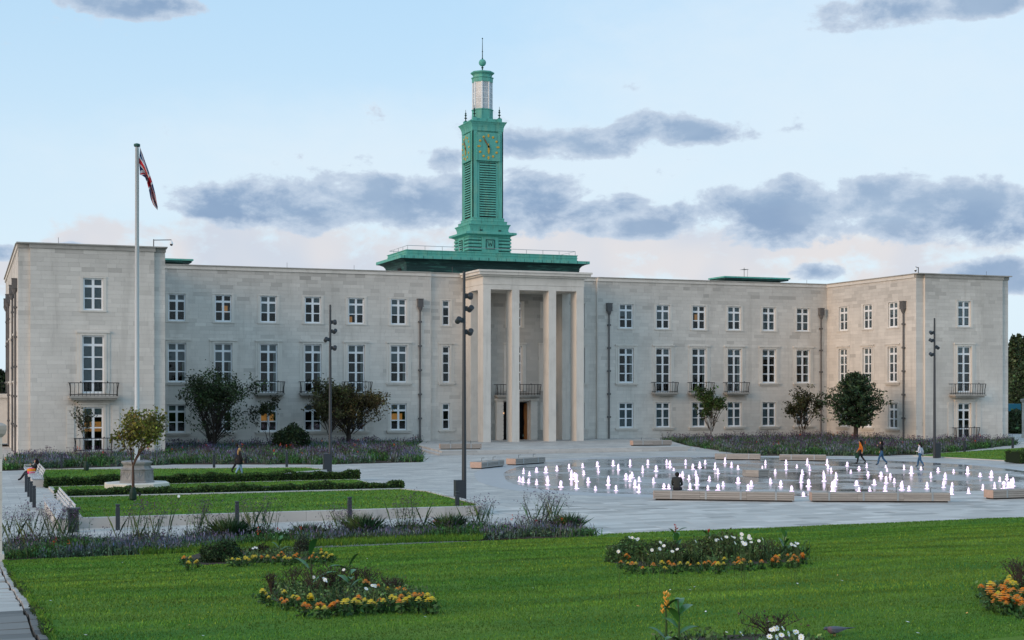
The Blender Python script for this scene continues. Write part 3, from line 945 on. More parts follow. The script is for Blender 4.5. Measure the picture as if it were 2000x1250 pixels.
MB().box(-9.45, 9.45, VT - 3.5, VT + 3.5, 18.922, 19.58).box(-9.5, 9.5, VT - 3.55, VT + 3.55, 19.0, 19.06).box(-9.5, 9.5, VT - 3.55, VT + 3.55, 19.28, 19.33).box(-9.52, 9.52, VT - 3.57, VT + 3.57, 19.55, 19.62).build('roof_parapet', M['copper'], hall)
for k in range(21):
    MB().box(-.02, .02, -.012, 0, 18.64, 18.915).build('seam', M['copper_dark'], pav, loc=(-10 + k * 1.0, VT - 4.652, 0))
MB().box(-.62, .62, -.03, 0, 0, .75).build('plant_grille', M['dark'], pav, loc=(-9.62, VT - 1.5, 17.1), rz=R(-90))
rl = MB()
x0, y0 = 9.3, 3.35
rl.tube([(-x0, VT - y0, 20.05), (x0, VT - y0, 20.05), (x0, VT + y0, 20.05), (-x0, VT + y0, 20.05), (-x0, VT - y0, 20.05)], 0.025, 6)
rlo = rl.build('roof_railing', M['steel'], hall)
post = MB().tube([(0, 0, 19.6), (0, 0, 20.07)], 0.028, 6).mesh('rail_post', M['steel'])
for k in range(11):
    x = -x0 + 2 * x0 * k / 10
    if abs(x) > 2.5: link('rail_post', post, rlo, (x, VT - y0, 0))
for k in range(1, 4):
    for sx in (-1, 1): link('rail_post', post, rlo, (sx * x0, VT - y0 + 2 * y0 * k / 4, 0))

# --- clock tower
C = (0, VT, 0)
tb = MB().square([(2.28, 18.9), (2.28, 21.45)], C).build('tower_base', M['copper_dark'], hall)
for f in range(4):
    rot = Matrix.Rotation(f * math.pi / 2, 4, 'Z')
    for sx in (-1, 1):
        for k in range(5):
            m = MB(Matrix.Translation((0, VT, 0)) @ rot)
            m.add([(sx * .95, -2.285, 19.55 + k * .36), (sx * 2.34, -2.285, 19.55 + k * .36), (sx * 2.34, -2.285, 19.83 + k * .36), (sx * .95, -2.285, 19.83 + k * .36),
                   (sx * .95, -2.40, 19.62 + k * .36), (sx * 2.40, -2.40, 19.62 + k * .36), (sx * 2.38, -2.36, 19.78 + k * .36), (sx * .95, -2.36, 19.78 + k * .36)],
                  [(4, 5, 6, 7), (0, 1, 5, 4), (7, 6, 2, 3), (1, 2, 6, 5), (0, 4, 7, 3)] if sx > 0 else [(7, 6, 5, 4), (4, 5, 1, 0), (3, 2, 6, 7), (5, 6, 2, 1), (3, 7, 4, 0)])
            m.build('rusticated_band', M['copper'], tb)
    m = MB(Matrix.Translation((0, VT, 0)) @ rot); m.box(-.93, .93, -2.42, -2.285, 19.45, 21.35)
    m.build('base_panel', M['copper'], tb)
    if f in (0,):
        m = MB(Matrix.Translation((0, VT, 0)) @ rot)
        m.box(-.50, .50, -2.47, -2.421, 20.06, 20.14); m.box(-.50, .50, -2.47, -2.421, 21.0, 21.08); m.box(-.50, -.42, -2.47, -2.421, 20.141, 20.999); m.box(.42, .50, -2.47, -2.421, 20.141, 20.999)
        m.build('emblem_frame', M['copper_dark'], tb)
        m = MB(Matrix.Translation((0, VT, 0)) @ rot)
        pts = [(-.27, .82), (-.15, .30), (0.0, .66), (.15, .30), (.27, .82)]
        for (xa, za), (xb, zb) in zip(pts, pts[1:]):
            m.tube([(xa, -2.43, 20.08 + za), (xb, -2.43, 20.08 + zb)], 0.035, 5)
        m.build('letter_w', M['copper_dark'], tb)
        m = MB(Matrix.Translation((0, VT, 0)) @ rot); m.prism([(-.34, 0), (0, -.09), (.34, 0), (.34, .04), (0, -.04), (-.34, .04)], 0, .02)
    if f == 3:   # louvre in the left side of the base
        m = MB(Matrix.Translation((0, VT, 0)) @ rot); m.box(-.55, .55, -2.46, -2.422, 19.5, 21.1); m.build('base_louvre', M['dark'], tb)
        for k in range(7):
            m = MB(Matrix.Translation((0, VT, 0)) @ rot); m.box(-.52, .52, -2.50, -2.461, 19.55 + k * .22, 19.65 + k * .22); m.build('louvre_slat', M['copper'], tb)
MB().square([(2.30, 21.30), (2.36, 21.45), (2.6, 21.56), (2.83, 21.60), (2.83, 21.80), (2.6, 21.86)], C).build('tower_eaves', M['copper'], hall)
MB().square([(2.22, 21.80), (2.22, 21.98), (2.14, 22.0), (2.14, 22.1), (2.17, 22.3), (2.25, 22.52), (2.34, 22.64), (2.34, 22.70), (2.05, 22.72), (2.02, 22.74), (2.04, 23.0), (2.08, 23.04), (1.84, 23.06), (1.80, 23.10), (1.80, 23.30), (1.84, 23.38), (1.72, 23.44)], C).build('tower_skirt', M['copper'], hall)
for sx in (-.95, 1.15): MB().box(sx - .14, sx + .14, VT - 2.31, VT - 2.2, 22.0, 22.1).build('vent_slot', M['dark'], hall)
sh = MB().square([(1.60, 23.40), (1.60, 32.7)], C).build('tower_shaft', M['copper'], hall)
for f in range(4):
    X = Matrix.Translation((0, VT, 0)) @ Matrix.Rotation(f * math.pi / 2, 4, 'Z')
    for sx in (-1, 1):
        m = MB(X); x0, x1 = sorted((sx * 1.19, sx * 1.71)); m.box(x0, x1, -1.71, -1.602, 23.42, 32.68); m.build('corner_pilaster', M['copper'], sh)
        m = MB(X); x0, x1 = sorted((sx * 0.92, sx * 1.17)); m.box(x0, x1, -1.665, -1.602, 23.42, 29.2); m.build('inner_pilaster', M['copper'], sh)
    m = MB(X); m.box(-.92, .92, -1.615, -1.602, 23.5, 29.25); m.build('louvre_back', M['dark'], sh)
    for k in range(22):
        z = 23.62 + k * 0.255
        m = MB(X); m.add([(-.90, -1.617, z + .15), (.90, -1.617, z + .15), (.90, -1.72, z), (-.90, -1.72, z), (-.90, -1.617, z + .18), (.90, -1.617, z + .18), (.90, -1.72, z + .03), (-.90, -1.72, z + .03)],
                         [(0, 1, 2, 3), (7, 6, 5, 4), (3, 2, 6, 7), (1, 5, 6, 2), (0, 3, 7, 4)])
        m.build('louvre_slat', M['copper'], sh)
    # clock
    m = MB(X); m.box(-1.33, 1.33, -1.86, -1.71, 29.42, 32.36); cf = m.build('clock_face', M['copper'], hall)
    zc = 30.89
    for k in range(12):
        t = k * math.pi / 6; x, z = 1.06 * math.sin(t), zc + 1.16 * math.cos(t)
        m = MB(X @ Matrix.Translation((x, -1.862, z)) @ Matrix.Rotation(R(90), 4, 'X') @ Matrix.Rotation(-t, 4, 'Z'))
        if k % 3 == 0: m.prism([(-.05, -.17), (.05, -.17), (.11, 0), (.05, .17), (-.05, .17), (-.11, 0)], 0, .05)
        else: m.lathe([(.13, 0), (.13, .04), (.07, .06)], 10)
        m.build('hour_marker', M['gold'], cf)
    for ang, L, wd_, mt in ((R(-31), 1.12, .06, M['rust']), (R(178), 0.82, .11, M['gold'])):
        m = MB(X @ Matrix.Translation((0, -1.90, zc)) @ Matrix.Rotation(R(90), 4, 'X') @ Matrix.Rotation(-ang, 4, 'Z'))
        m.prism([(-.04, -.32), (.04, -.32), (wd_ * .5, .05), (wd_, L * .6), (0, L), (-wd_, L * .6), (-wd_ * .5, .05)], 0, .05)
        m.lathe([(.11, 0), (.11, .07)], 10)
        m.build('clock_hand', mt, cf)
MB().square([(1.72, 32.55), (1.74, 32.62), (1.74, 32.76), (1.76, 32.95), (1.84, 33.2), (1.96, 33.42), (2.03, 33.50), (2.03, 33.56), (1.60, 33.62)], C).build('tower_cornice', M['copper'], hall)
MB().square([(1.46, 33.6), (1.46, 33.92), (1.30, 33.96)], C).box(-1.62, -1.18, VT - 1.62, VT - 1.18, 33.6, 34.0).box(1.18, 1.62, VT - 1.62, VT - 1.18, 33.6, 34.0).box(-1.62, -1.18, VT + 1.18, VT + 1.62, 33.6, 34.0).box(1.18, 1.62, VT + 1.18, VT + 1.62, 33.6, 34.0).build('tower_attic', M['copper'], hall)
fin = MB().lathe([(.10, 0), (.16, .05), (.05, .14), (.07, .30), (.17, .36), (.17, .40), (.05, .44), (.08, .62), (.15, .68), (.05, .74), (.10, .85), (.03, .98), (.02, 1.25), (0.0, 1.3)], 10).mesh('corner_finial', M['copper_dark'])
for sx in (-1, 1):
    for sy in (-1, 1): link('corner_finial', fin, hall, (sx * 1.4, VT + sy * 1.4, 34.0))
MB().lathe([(1.12, 33.95), (1.12, 34.95), (1.18, 35.0), (1.18, 35.08), (1.0, 35.1)], 8, C, R(22.5)).build('lantern_drum', M['copper'], hall)
lan = MB().lathe([(.22, 35.05), (.22, 35.5), (.10, 35.6), (.10, 37.9)], 8, C, R(22.5)).build('lantern', M['white'], hall)
ap = 1.05 * math.cos(R(22.5))
pane_m = MB().box(-.34, .34, -.012, .012, 0, 0.52).mesh('pane', frosted())
for k in range(8):
    t = k * math.pi / 4
    X = Matrix.Translation(C) @ Matrix.Rotation(t, 4, 'Z')
    m = MB(Matrix.Translation(C) @ Matrix.Rotation(t + R(22.5), 4, 'Z')); m.box(-.065, .065, -1.09, -.98, 35.06, 37.96); m.build('lantern_post', M['white'], lan)
    for j in range(5):
        p = X @ Vector((0, -ap + .02, 35.12 + j * .57)); o = link('pane', pane_m, lan, p, t)
        m = MB(X); m.box(-.36, .36, -ap - .01, -ap + .05, 35.64 + j * .57, 35.69 + j * .57); m.build('glazing_bar', M['white'], lan)
MB().lathe([(1.10, 37.95), (1.12, 38.02), (1.12, 38.35), (1.20, 38.42), (1.20, 38.5), (1.02, 38.55), (1.02, 38.72), (1.12, 38.82), (1.26, 38.92), (1.28, 39.0), (1.22, 39.08), (.6, 39.22), (.12, 39.28)], 8, C, R(22.5)).build('lantern_roof', M['copper'], hall)
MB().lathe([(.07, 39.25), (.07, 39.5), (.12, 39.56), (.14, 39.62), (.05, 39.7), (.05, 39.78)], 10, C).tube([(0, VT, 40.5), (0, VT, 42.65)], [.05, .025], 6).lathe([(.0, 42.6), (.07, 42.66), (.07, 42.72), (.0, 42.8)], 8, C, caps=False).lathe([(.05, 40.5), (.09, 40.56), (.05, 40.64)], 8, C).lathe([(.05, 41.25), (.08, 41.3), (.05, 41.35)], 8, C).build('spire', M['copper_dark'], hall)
MB().lathe([(.39 * math.sin(math.pi * k / 10), 40.12 - .39 * math.cos(math.pi * k / 10)) for k in range(11)], 16, C, caps=False).build('spire_ball', M['copper'], hall, smooth=True)

# --- smaller green roofs and roof furniture
for x0, x1 in ((-36.4, -31.0), (26.6, 35.0)):
    o = MB().box(x0, x1, 5.3, 9.0, 17.68, 17.84).build('rooftop_cabin_roof', M['copper'], hall)
    MB().box(x0 + .9, x1 - .9, 6.0, 8.5, 16.4, 17.5).box(x0 + .15, x1 - .15, 5.45, 8.9, 17.50, 17.676).build('cabin_wall', M['copper_dark'], o)
def cctv(u, v, dx, dy=0):
    o = MB().tube([(u, v, ZT - .02), (u, v, ZT + .62)], .045, 6).tube([(u, v, ZT + .55), (u + dx, v + dy, ZT + .62)], .035, 6).build('camera_bracket', M['lead'], hall)
    MB().lathe([(.03, .60), (.06, .5), (.13, .36), (.14, .28)][::-1], 10, (u + dx, v + dy, ZT)).build('camera_housing', M['white'], o)
    MB().lathe([(0, .12), (.09, .16), (.12, .28)], 10, (u + dx, v + dy, ZT), caps=False).build('camera_dome', M['iron'], o)
cctv(-37.2, -15.6, 1.4); cctv(36.75, -15.4, -.55, -.3)
for u, v, h in ((-44.5, -15.5, .5), (-23, .4, .5), (-16.5, .4, .45), (-6.5, .6, .6), (34, .4, .4), (45, -15.4, .45), (30.5, 7, 2.0)):
    MB().tube([(u, v, ZT - .05), (u, v, ZT + h)], .018, 5).build('lightning_rod', M['lead'], hall)
o = MB().tube([(29.6, 6.2, 17.75), (29.6, 6.2, 18.9)], .03, 6).build('aerial', M['lead'], hall)
for k in range(5): MB().tube([(29.3 - .0, 6.2 - .4 + k * .2, 18.7), (30.0, 6.2 - .4 + k * .2, 18.7)], .014, 5).build('aerial_element', M['lead'], o)
# ------------------------------------------------------------------ planting helpers (numpy)
class Leaves:
    """collects small coloured faces for one plant"""
    def __init__(s): s.V = []; s.F = []; s.C = []; s.n = 0

    def _push(s, v, f, c):
        s.V.append(v.reshape(-1, 3)); s.F.append((f + s.n)); s.C.append(c); s.n += v.reshape(-1, 3).shape[0]

    def quads(s, P, size, colr, flat=0.0, aspect=1.6, r=rng):
        """leaf-shaped quads at points P with random turn"""
        n = len(P)
        if n == 0: return
        size = np.broadcast_to(np.asarray(size, float), (n,))
        d = r.normal(size=(n, 3)); d[:, 2] *= (1 - flat); d /= np.linalg.norm(d, axis=1, keepdims=True) + 1e-9
        e = r.normal(size=(n, 3)); e -= (e * d).sum(1, keepdims=True) * d; e /= np.linalg.norm(e, axis=1, keepdims=True) + 1e-9
        a = d * (size * aspect / 2)[:, None]; b = e * (size / 2)[:, None]
        v = np.stack([P - a, P + b * .9 - a * .1, P + a, P - b * .9 - a * .1], 1)
        s._push(v, np.arange(n * 4).reshape(n, 4), np.broadcast_to(colr, (n, 3)))

    def blades(s, P, h, w, lean, colr, r=rng, dirs=None):
        """upright tapering blades"""
        n = len(P)
        if n == 0: return
        h = np.broadcast_to(np.asarray(h, float), (n,)); w = np.broadcast_to(np.asarray(w, float), (n,)); lean = np.broadcast_to(np.asarray(lean, float), (n,))
        t = r.uniform(0, 2 * np.pi, n) if dirs is None else dirs
        side = np.stack([np.cos(t + np.pi / 2), np.sin(t + np.pi / 2), np.zeros(n)], 1) * (w / 2)[:, None]
        out = np.stack([np.cos(t) * lean, np.sin(t) * lean, np.sqrt(np.maximum(1 - lean ** 2, .05))], 1)
        m = P + out * (h * .55)[:, None]; tip = P + out * h[:, None] + np.stack([np.cos(t), np.sin(t), -0.3 * np.ones(n)], 1) * (lean * h * .25)[:, None]
        v = np.stack([P - side, P + side, m + side * .8, tip, m - side * .8], 1)
        s._push(v, np.arange(n * 5).reshape(n, 5), np.broadcast_to(colr, (n, 3)))

    def tris(s, v, colr):
        n = len(v); s._push(v, np.arange(n * 3).reshape(n, 3), np.broadcast_to(colr, (n, 3)))

    def mesh(s, name, m):
        me = bpy.data.meshes.new(name)
        V = np.concatenate(s.V); me.vertices.add(len(V)); me.vertices.foreach_set('co', V.astype(np.float32).ravel())
        nl = sum(f.size for f in s.F); me.loops.add(nl)
        me.loops.foreach_set('vertex_index', np.concatenate([f.ravel() for f in s.F]).astype(np.int32))
        tot = np.concatenate([np.full(len(f), f.shape[1]) for f in s.F]); me.polygons.add(len(tot))
        me.polygons.foreach_set('loop_start', np.concatenate([[0], np.cumsum(tot)[:-1]]).astype(np.int32))
        C = np.concatenate(s.C); C = np.concatenate([np.clip(C, 0, 1), np.ones((len(C), 1))], 1)
        at = me.attributes.new('col', 'FLOAT_COLOR', 'FACE'); at.data.foreach_set('color', C.astype(np.float32).ravel())
        me.materials.append(m); me.update(calc_edges=True)
        return me

    def build(s, name, m, parent=None, loc=None): return link(name, s.mesh(name, m), parent, loc)


def shades(base, n, sd=0.28, hue=0.12, r=rng):
    c = np.asarray(base)[None] * np.exp(r.normal(0, sd, (n, 1))) * (1 + r.normal(0, hue, (n, 3)))
    return np.clip(c, 0.003, 0.95)


def in_poly(P, poly):
    x, y = P[:, 0], P[:, 1]; ins = np.zeros(len(P), bool); n = len(poly); j = n - 1
    for i in range(n):
        xi, yi = poly[i]; xj, yj = poly[j]
        c = ((yi > y) != (yj > y)) & (x < (xj - xi) * (y - yi) / (yj - yi + 1e-12) + xi); ins ^= c; j = i
    return ins


def scatter(poly, n, r=rng):
    a = np.array(poly); lo, hi = a.min(0), a.max(0); out = np.zeros((0, 2))
    while len(out) < n:
        P = r.uniform(lo, hi, (n * 2, 2)); out = np.concatenate([out, P[in_poly(P, poly)]])
    return out[:n]


def grow_tree(base, h, spread, levels=4, trunk_r=0.12, stems=1, fork=3, first=0.35, up=0.35, seed=1, tip=0.25):
    """limbs as tapering tubes; returns the wood mesh builder and the twig points"""
    rr = random.Random(seed); wood = MB(); tips = []
    def limb(p, d, L, r, lv):
        n = 4; pts = [p]; rad = [r]; q = p.copy(); dd = d.copy()
        for i in range(n):
            w_ = .13 if lv else .03
            dd = (dd + Vector((rr.gauss(0, w_), rr.gauss(0, w_), rr.gauss(0, .08) + (up * .12 if lv else 0)))).normalized()
            q = q + dd * (L / n); pts.append(q.copy()); rad.append(max(r * (1 - (i + 1) / n * .45), .008))
            if lv >= 2: tips.append((q.copy(), lv))
        wood.tube(pts, rad, 6 if lv < 2 else 4, caps=False)
        if lv >= levels: tips.append((q.copy(), lv + 1)); return
        k = fork + (1 if rr.random() < .4 else 0)
        for i in range(k):
            t = (rr.uniform(.45, 1.0) if lv else rr.uniform(.8, 1.0)) if i else 1.0
            s0 = pts[min(n, int(round(t * n)))]
            az = rr.uniform(0, 6.283); sp = spread * rr.uniform(.6, 1.25)
            side = Vector((math.cos(az), math.sin(az), 0))
            nd = (dd * (1.0 - .35 * sp) + side * sp + Vector((0, 0, up * .5))).normalized()
            limb(s0, nd, L * rr.uniform(.58, .82), rad[-1] * rr.uniform(.62, .85), lv + 1)
    for i in range(stems):
        az = rr.uniform(0, 6.283); ln = .0 if stems == 1 else rr.uniform(.15, .45)
        limb(Vector(base) + Vector((math.cos(az) * .1 * (stems > 1), math.sin(az) * .1 * (stems > 1), 0)), Vector((math.cos(az) * ln, math.sin(az) * ln, 1)).normalized(), h * first, trunk_r * (1 if stems == 1 else .7), 0)
    return wood, tips


def fit_tips(tips, base, h, rx, zlow):
    """squeeze twigs into the crown's real height and width"""
    P = np.array([t[0] for t in tips]); b = np.array(base)
    return P


def tree(name, base, h, label, leafcol, n_leaf, leaf, spread=.8, levels=4, trunk_r=.12, stems=1, fork=3, first=.35, up=.35, seed=1, cloud=.35, group='trees by the town hall', crown=None, sd=.35, bark=None, keep=1.0, cat='tree', ell=None):
    t = thing(name, base, label, cat, group)
    rn = np.random.default_rng(seed)
    wood, tips = grow_tree((0, 0, 0), h, spread, levels, trunk_r, stems, fork, first, up, seed)
    P = np.array([p[0] for p in tips])
    V = np.array(wood.v)
    # scale limbs to the tree's height and width
    zs = h / max(P[:, 2].max(), .1); W = np.quantile(np.hypot(P[:, 0], P[:, 1]), .95)
    xs = (crown / W) if crown else zs
    lowz = .0
    S = np.array([xs, xs, zs]); 
    Vs = V * S
    wood.v = [tuple(v) for v in Vs]
    P = P * S
    wood.build('trunk', bark or M['bark'], t)
    if n_leaf:
        if ell:                                        # clumps through the whole crown volume
            rx, z0, z1, nc = ell
            u = rn.normal(size=(nc, 3)); u /= np.linalg.norm(u, axis=1, keepdims=True); u *= rn.uniform(.35, 1, (nc, 1)) ** .5
            K = u * np.array([rx, rx, (z1 - z0) / 2]) + np.array([0, 0, (z0 + z1) / 2]); K[:, :2] *= (1 - .25 * (K[:, 2:] - z0) / (z1 - z0)) * rn.uniform(.85, 1.12, (nc, 1))
            tw = MB()
            for q in K:
                f = Vector((q[0] * .18, q[1] * .18, max(.4, q[2] * .45))); tw.tube([f, f.lerp(Vector(q), .6) + Vector((0, 0, .12)), Vector(q)], [.035, .02, .008], 4, caps=False)
            tw.build('branches', bark or M['bark'], t)
            P = np.concatenate([P[P[:, 2] > z0], K, K, K])
        idx = rn.integers(0, len(P), n_leaf); Q = P[idx] + rn.normal(0, cloud, (n_leaf, 3)) * np.array([1, 1, .75])
        # denser inside clumps: drop leaves by a coarse pattern so that gaps remain
        ph = np.sin(Q[:, 0] * 2.3 + seed) + np.sin(Q[:, 1] * 2.1 + 2 * seed) + np.sin(Q[:, 2] * 2.6 + 3 * seed)
        Q = Q[(ph > -1.6 + (1 - keep) * 2) & (Q[:, 2] > h * .12)]
        tone = shades(leafcol, len(Q), sd, .12, rn) * (0.9 + .25 * np.sin(Q[:, :1] * 1.7 + Q[:, 2:] * 2.2))
        L = Leaves(); L.quads(Q, rn.uniform(.7, 1.3, len(Q)) * leaf, tone, r=rn)
        L.build('crown', M['leaf'], t)
    return t


# ------------------------------------------------------------------ lawns
def near_z(x, y):
    z = 0.12 + np.maximum(47.2 - y, 0) * 0.0765
    z = z + 0.05 * np.sin(x * .35 + 1) * np.sin(y * .3) * np.clip((47 - y) / 8, 0, 1) + .02 * np.sin(x * 1.3) * np.sin(y * 1.7 + x * .4) * np.clip((47.2 - y) / 3, 0, 1)
    # a shallow bank runs along the lawn's far edge
    z = z + np.where(x > 21, 0.12 * np.exp(-((y - 45.6) / .9) ** 2) - .05 * np.exp(-((y - 44.0) / .5) ** 2), 0)
    return z


def near_lawn():
    xs = np.concatenate([np.arange(0.98, 24, .4), np.arange(24, 70.1, .8)]); ys = np.concatenate([np.arange(8, 47.0, .4), [47.0, 47.3]])
    X, Y = np.meshgrid(xs, ys); Z = near_z(X, Y)
    ny, nx = X.shape
    me = bpy.data.meshes.new('lawn')
    V = np.stack([X, Y, Z], -1).reshape(-1, 3)
    skirt = np.stack([xs, np.full(nx, 47.32), np.full(nx, -.05)], -1)
    F = [(j * nx + i, j * nx + i + 1, (j + 1) * nx + i + 1, (j + 1) * nx + i) for j in range(ny - 1) for i in range(nx - 1)]
    b = len(V); F += [((ny - 1) * nx + i, (ny - 1) * nx + i + 1, b + i + 1, b + i) for i in range(nx - 1)]
    me.from_pydata(np.concatenate([V, skirt]).tolist(), [], F); me.polygons.foreach_set('use_smooth', [True] * len(F)); me.materials.append(M['turf'])
    o = structure(link('lawn', me))
    return o


def nz(x, y): return float(near_z(np.array(x), np.array(y)))


near_lawn()
BEDS = []
GRASS = np.array([0.112, 0.236, 0.030])


def grass_cover(name, label, P, z, h, w, cmix=0.5, wave=True):
    n = len(P)
    L = Leaves()
    pat = .5 + .25 * np.sin(P[:, 0] * .21 + 1.3 * np.sin(P[:, 1] * .53)) * np.sin(P[:, 1] * 1.7 + .9 * np.sin(P[:, 0] * .3)) + .25 * np.sin(P[:, 1] * 2.9 + 1.5 * np.sin(P[:, 0] * .17 + 1)) * np.sin(P[:, 0] * .37 + P[:, 1] * .2)
    pat2 = .5 + .5 * np.sin(P[:, 0] * 2.1 + 3 * np.sin(P[:, 1] * .8)) * np.sin(P[:, 1] * 3.1)
    pat3 = .5 + .5 * np.sin(P[:, 0] * .23 + 2 * np.sin(P[:, 1] * .19 + 1)) * np.sin(P[:, 1] * .41 + np.sin(P[:, 0] * .31))
    c = GRASS[None] * (0.46 + .75 * pat + .22 * pat2)[:, None] * (np.array([[.75, .9, .9]]) + pat3[:, None] * np.array([[.55, .18, .1]])) * np.exp(rng.normal(0, .20, (n, 1)))
    yel = (rng.random(n) < .06)[:, None]; c = np.where(yel, c * np.array([2.1, 1.35, 1.2]), c)
    L.blades(np.column_stack([P, z]), h * rng.uniform(.6, 1.3, n) * (0.8 + .4 * pat), w, rng.uniform(.1, .7, n), c)
    o = L.build(name, M['leaf_dull']); tag(o, label, kind='stuff'); return o


def near_grass():
    # blades thin out with distance, as the eye sees them
    n = 400000
    r = rng.random(n) ** 1.2
    y = 12.5 + r * 34.6
    x = rng.uniform(0, 1, n) * (y * .95 + 2.5) + .95
    ok = (x < y * 1.0 + 3) & (x > .97)
    P = np.column_stack([x, y])[ok]
    keep = np.ones(len(P), bool)
    for poly in BEDS: keep &= ~in_poly(P, poly)
    P = P[keep]
    k = P[:, 1] / 20.0
    grass_cover('grass', 'short green grass covering the near sloping lawn', P, near_z(P[:, 0], P[:, 1]) - .004, .034 * np.sqrt(k), .012 * k)
    # long tufts along the lawn's edges
    e = 5000
    P2 = np.column_stack([rng.uniform(21.5, 58, e), 47.25 + rng.normal(0, .06, e)]); P3 = np.column_stack([.98 + abs(rng.normal(0, .05, e // 2)), rng.uniform(16, 46.5, e // 2)])
    P = np.concatenate([P2, P3]); grass_cover('grass_edge', 'longer grass blades along the lawn edge', P, near_z(P[:, 0], P[:, 1]) - .01, .09, .02)


def flat_lawn(name, poly, z, dens, label):
    sheet(name, poly, z, M['turf'], .2)
    a = np.array(poly); area = abs(np.dot(a[:, 0], np.roll(a[:, 1], 1)) - np.dot(a[:, 1], np.roll(a[:, 0], 1))) / 2
    P = scatter(poly, int(area * dens))
    grass_cover('grass', label, P, np.full(len(P), z), .06, .045)


LA = [(4.05, 58.5), (20.6, 58.3), (21.1, 59.2), (21.4, 67.6), (20.6, 69.9), (4.05, 70.2)]
LB = [(4.3, 73.6), (21.2, 73.4), (21.5, 82.2), (4.2, 82.0)]
LC = [(4.1, 87.2), (15.5, 86.8), (22.2, 92.3), (21.5, 95.6), (4.2, 99.5)]
LR = [tuple(gp(*p)[:2]) for p in ((1785, 891), (1988, 902), (2120, 905), (2140, 872), (2000, 875.6), (1842, 886))]
flat_lawn('side_lawn', LA, .36, 55, 'mown grass on the raised lawn behind the low wall')
flat_lawn('flagpole_lawn', LB, .10, 55, 'mown grass between the two clipped hedges')
flat_lawn('far_lawn', LC, .10, 40, 'mown grass behind the flagpole')
flat_lawn('corner_lawn', LR, .06, 30, 'mown grass below the far pavilion')

# low stone walls and kerbs round the raised lawns
def kerb_run(poly, z, wd, parent_name, step=1.5, close=True):
    o = None; n = len(poly)
    for i in range(n if close else n - 1):
        p, q = Vector(poly[i]), Vector(poly[(i + 1) % n]); L = (q - p).length; k = max(1, round(L / step)); a = math.atan2(q.y - p.y, q.x - p.x)
        for j in range(k):
            c = p.lerp(q, (j + .5) / k)
            b = MB().box(-L / k / 2 + .004, L / k / 2 - .004, -wd / 2, wd / 2, -.15, z, 0, random.gauss(0, .05) or .01)
            if o is None: o = structure(b.build(parent_name, M['slab'], loc=(c.x, c.y, 0), rz=a))
            else:
                m = b.build('kerb_stone', M['slab'], o)
                m.matrix_parent_inverse = (Matrix.Translation(o.location) @ Matrix.Rotation(o.rotation_euler.z, 4, 'Z')).inverted()
                m.location = (c.x, c.y, 0); m.rotation_euler = (0, 0, a)
    return o
kerb_run(LA, .40, .36, 'lawn_kerb'); kerb_run(LC, .14, .22, 'lawn_kerb'); kerb_run(LB, .115, .2, 'lawn_kerb'); kerb_run(LR, .07, .2, 'lawn_kerb', 2.5)

# ------------------------------------------------------------------ hedges
def hedge(x0, x1, y0, y1, h, label, n, gaps=()):
    t = thing('hedge', ((x0 + x1) / 2, (y0 + y1) / 2, 0), label, 'hedge', 'clipped hedges by the flagpole')
    w, d = (x1 - x0) / 2, (y1 - y0) / 2
    core = MB()
    m = 40
    for i in range(m):
        xa, xb = -w + 2 * w * i / m, -w + 2 * w * (i + 1) / m; hh = h * random.uniform(.86, .95)
        core.box(xa, xb, -d + .06, d - .06, .05, hh)
    core.build('branches', mat('hedge_inside', (.010, .020, .008), .95), t)
    f = rng.random(n); P = np.column_stack([rng.uniform(-w, w, n), rng.uniform(-d, d, n), rng.uniform(.06, 1, n) * h])
    s = rng.integers(0, 4, n); lump = .05 * np.sin(P[:, 0] * 3.1) + .05 * np.sin(P[:, 0] * 1.3 + 2) + .03 * np.sin(P[:, 0] * 7)
    P[:, 2] = np.where(s < 2, h + lump + rng.normal(0, .03, n), P[:, 2]); P[:, 1] = np.where(s == 2, -d + rng.normal(0, .04, n) + lump * .6, np.where(s == 3, d + rng.normal(0, .04, n), P[:, 1]))
    e = rng.random(n) < .06; P[:, 0] = np.where(e, np.where(rng.random(n) < .5, -w, w) + rng.normal(0, .04, n), P[:, 0])
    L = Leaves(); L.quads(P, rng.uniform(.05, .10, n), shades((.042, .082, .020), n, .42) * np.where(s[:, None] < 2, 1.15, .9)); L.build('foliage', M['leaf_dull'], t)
    return t
hedge(4.0, 21.3, 72.0, 72.9, .50, 'long clipped green hedge in front of the flagpole pedestal', 24000)
hedge(4.0, 21.7, 82.5, 83.3, .50, 'long clipped green hedge behind the flagpole pedestal', 21000)
p = gp(1993, 906); hedge(p.x, p.x + 6, p.y, p.y + 1.6, .9, 'clipped green hedge at the corner of the far lawn', 5000)

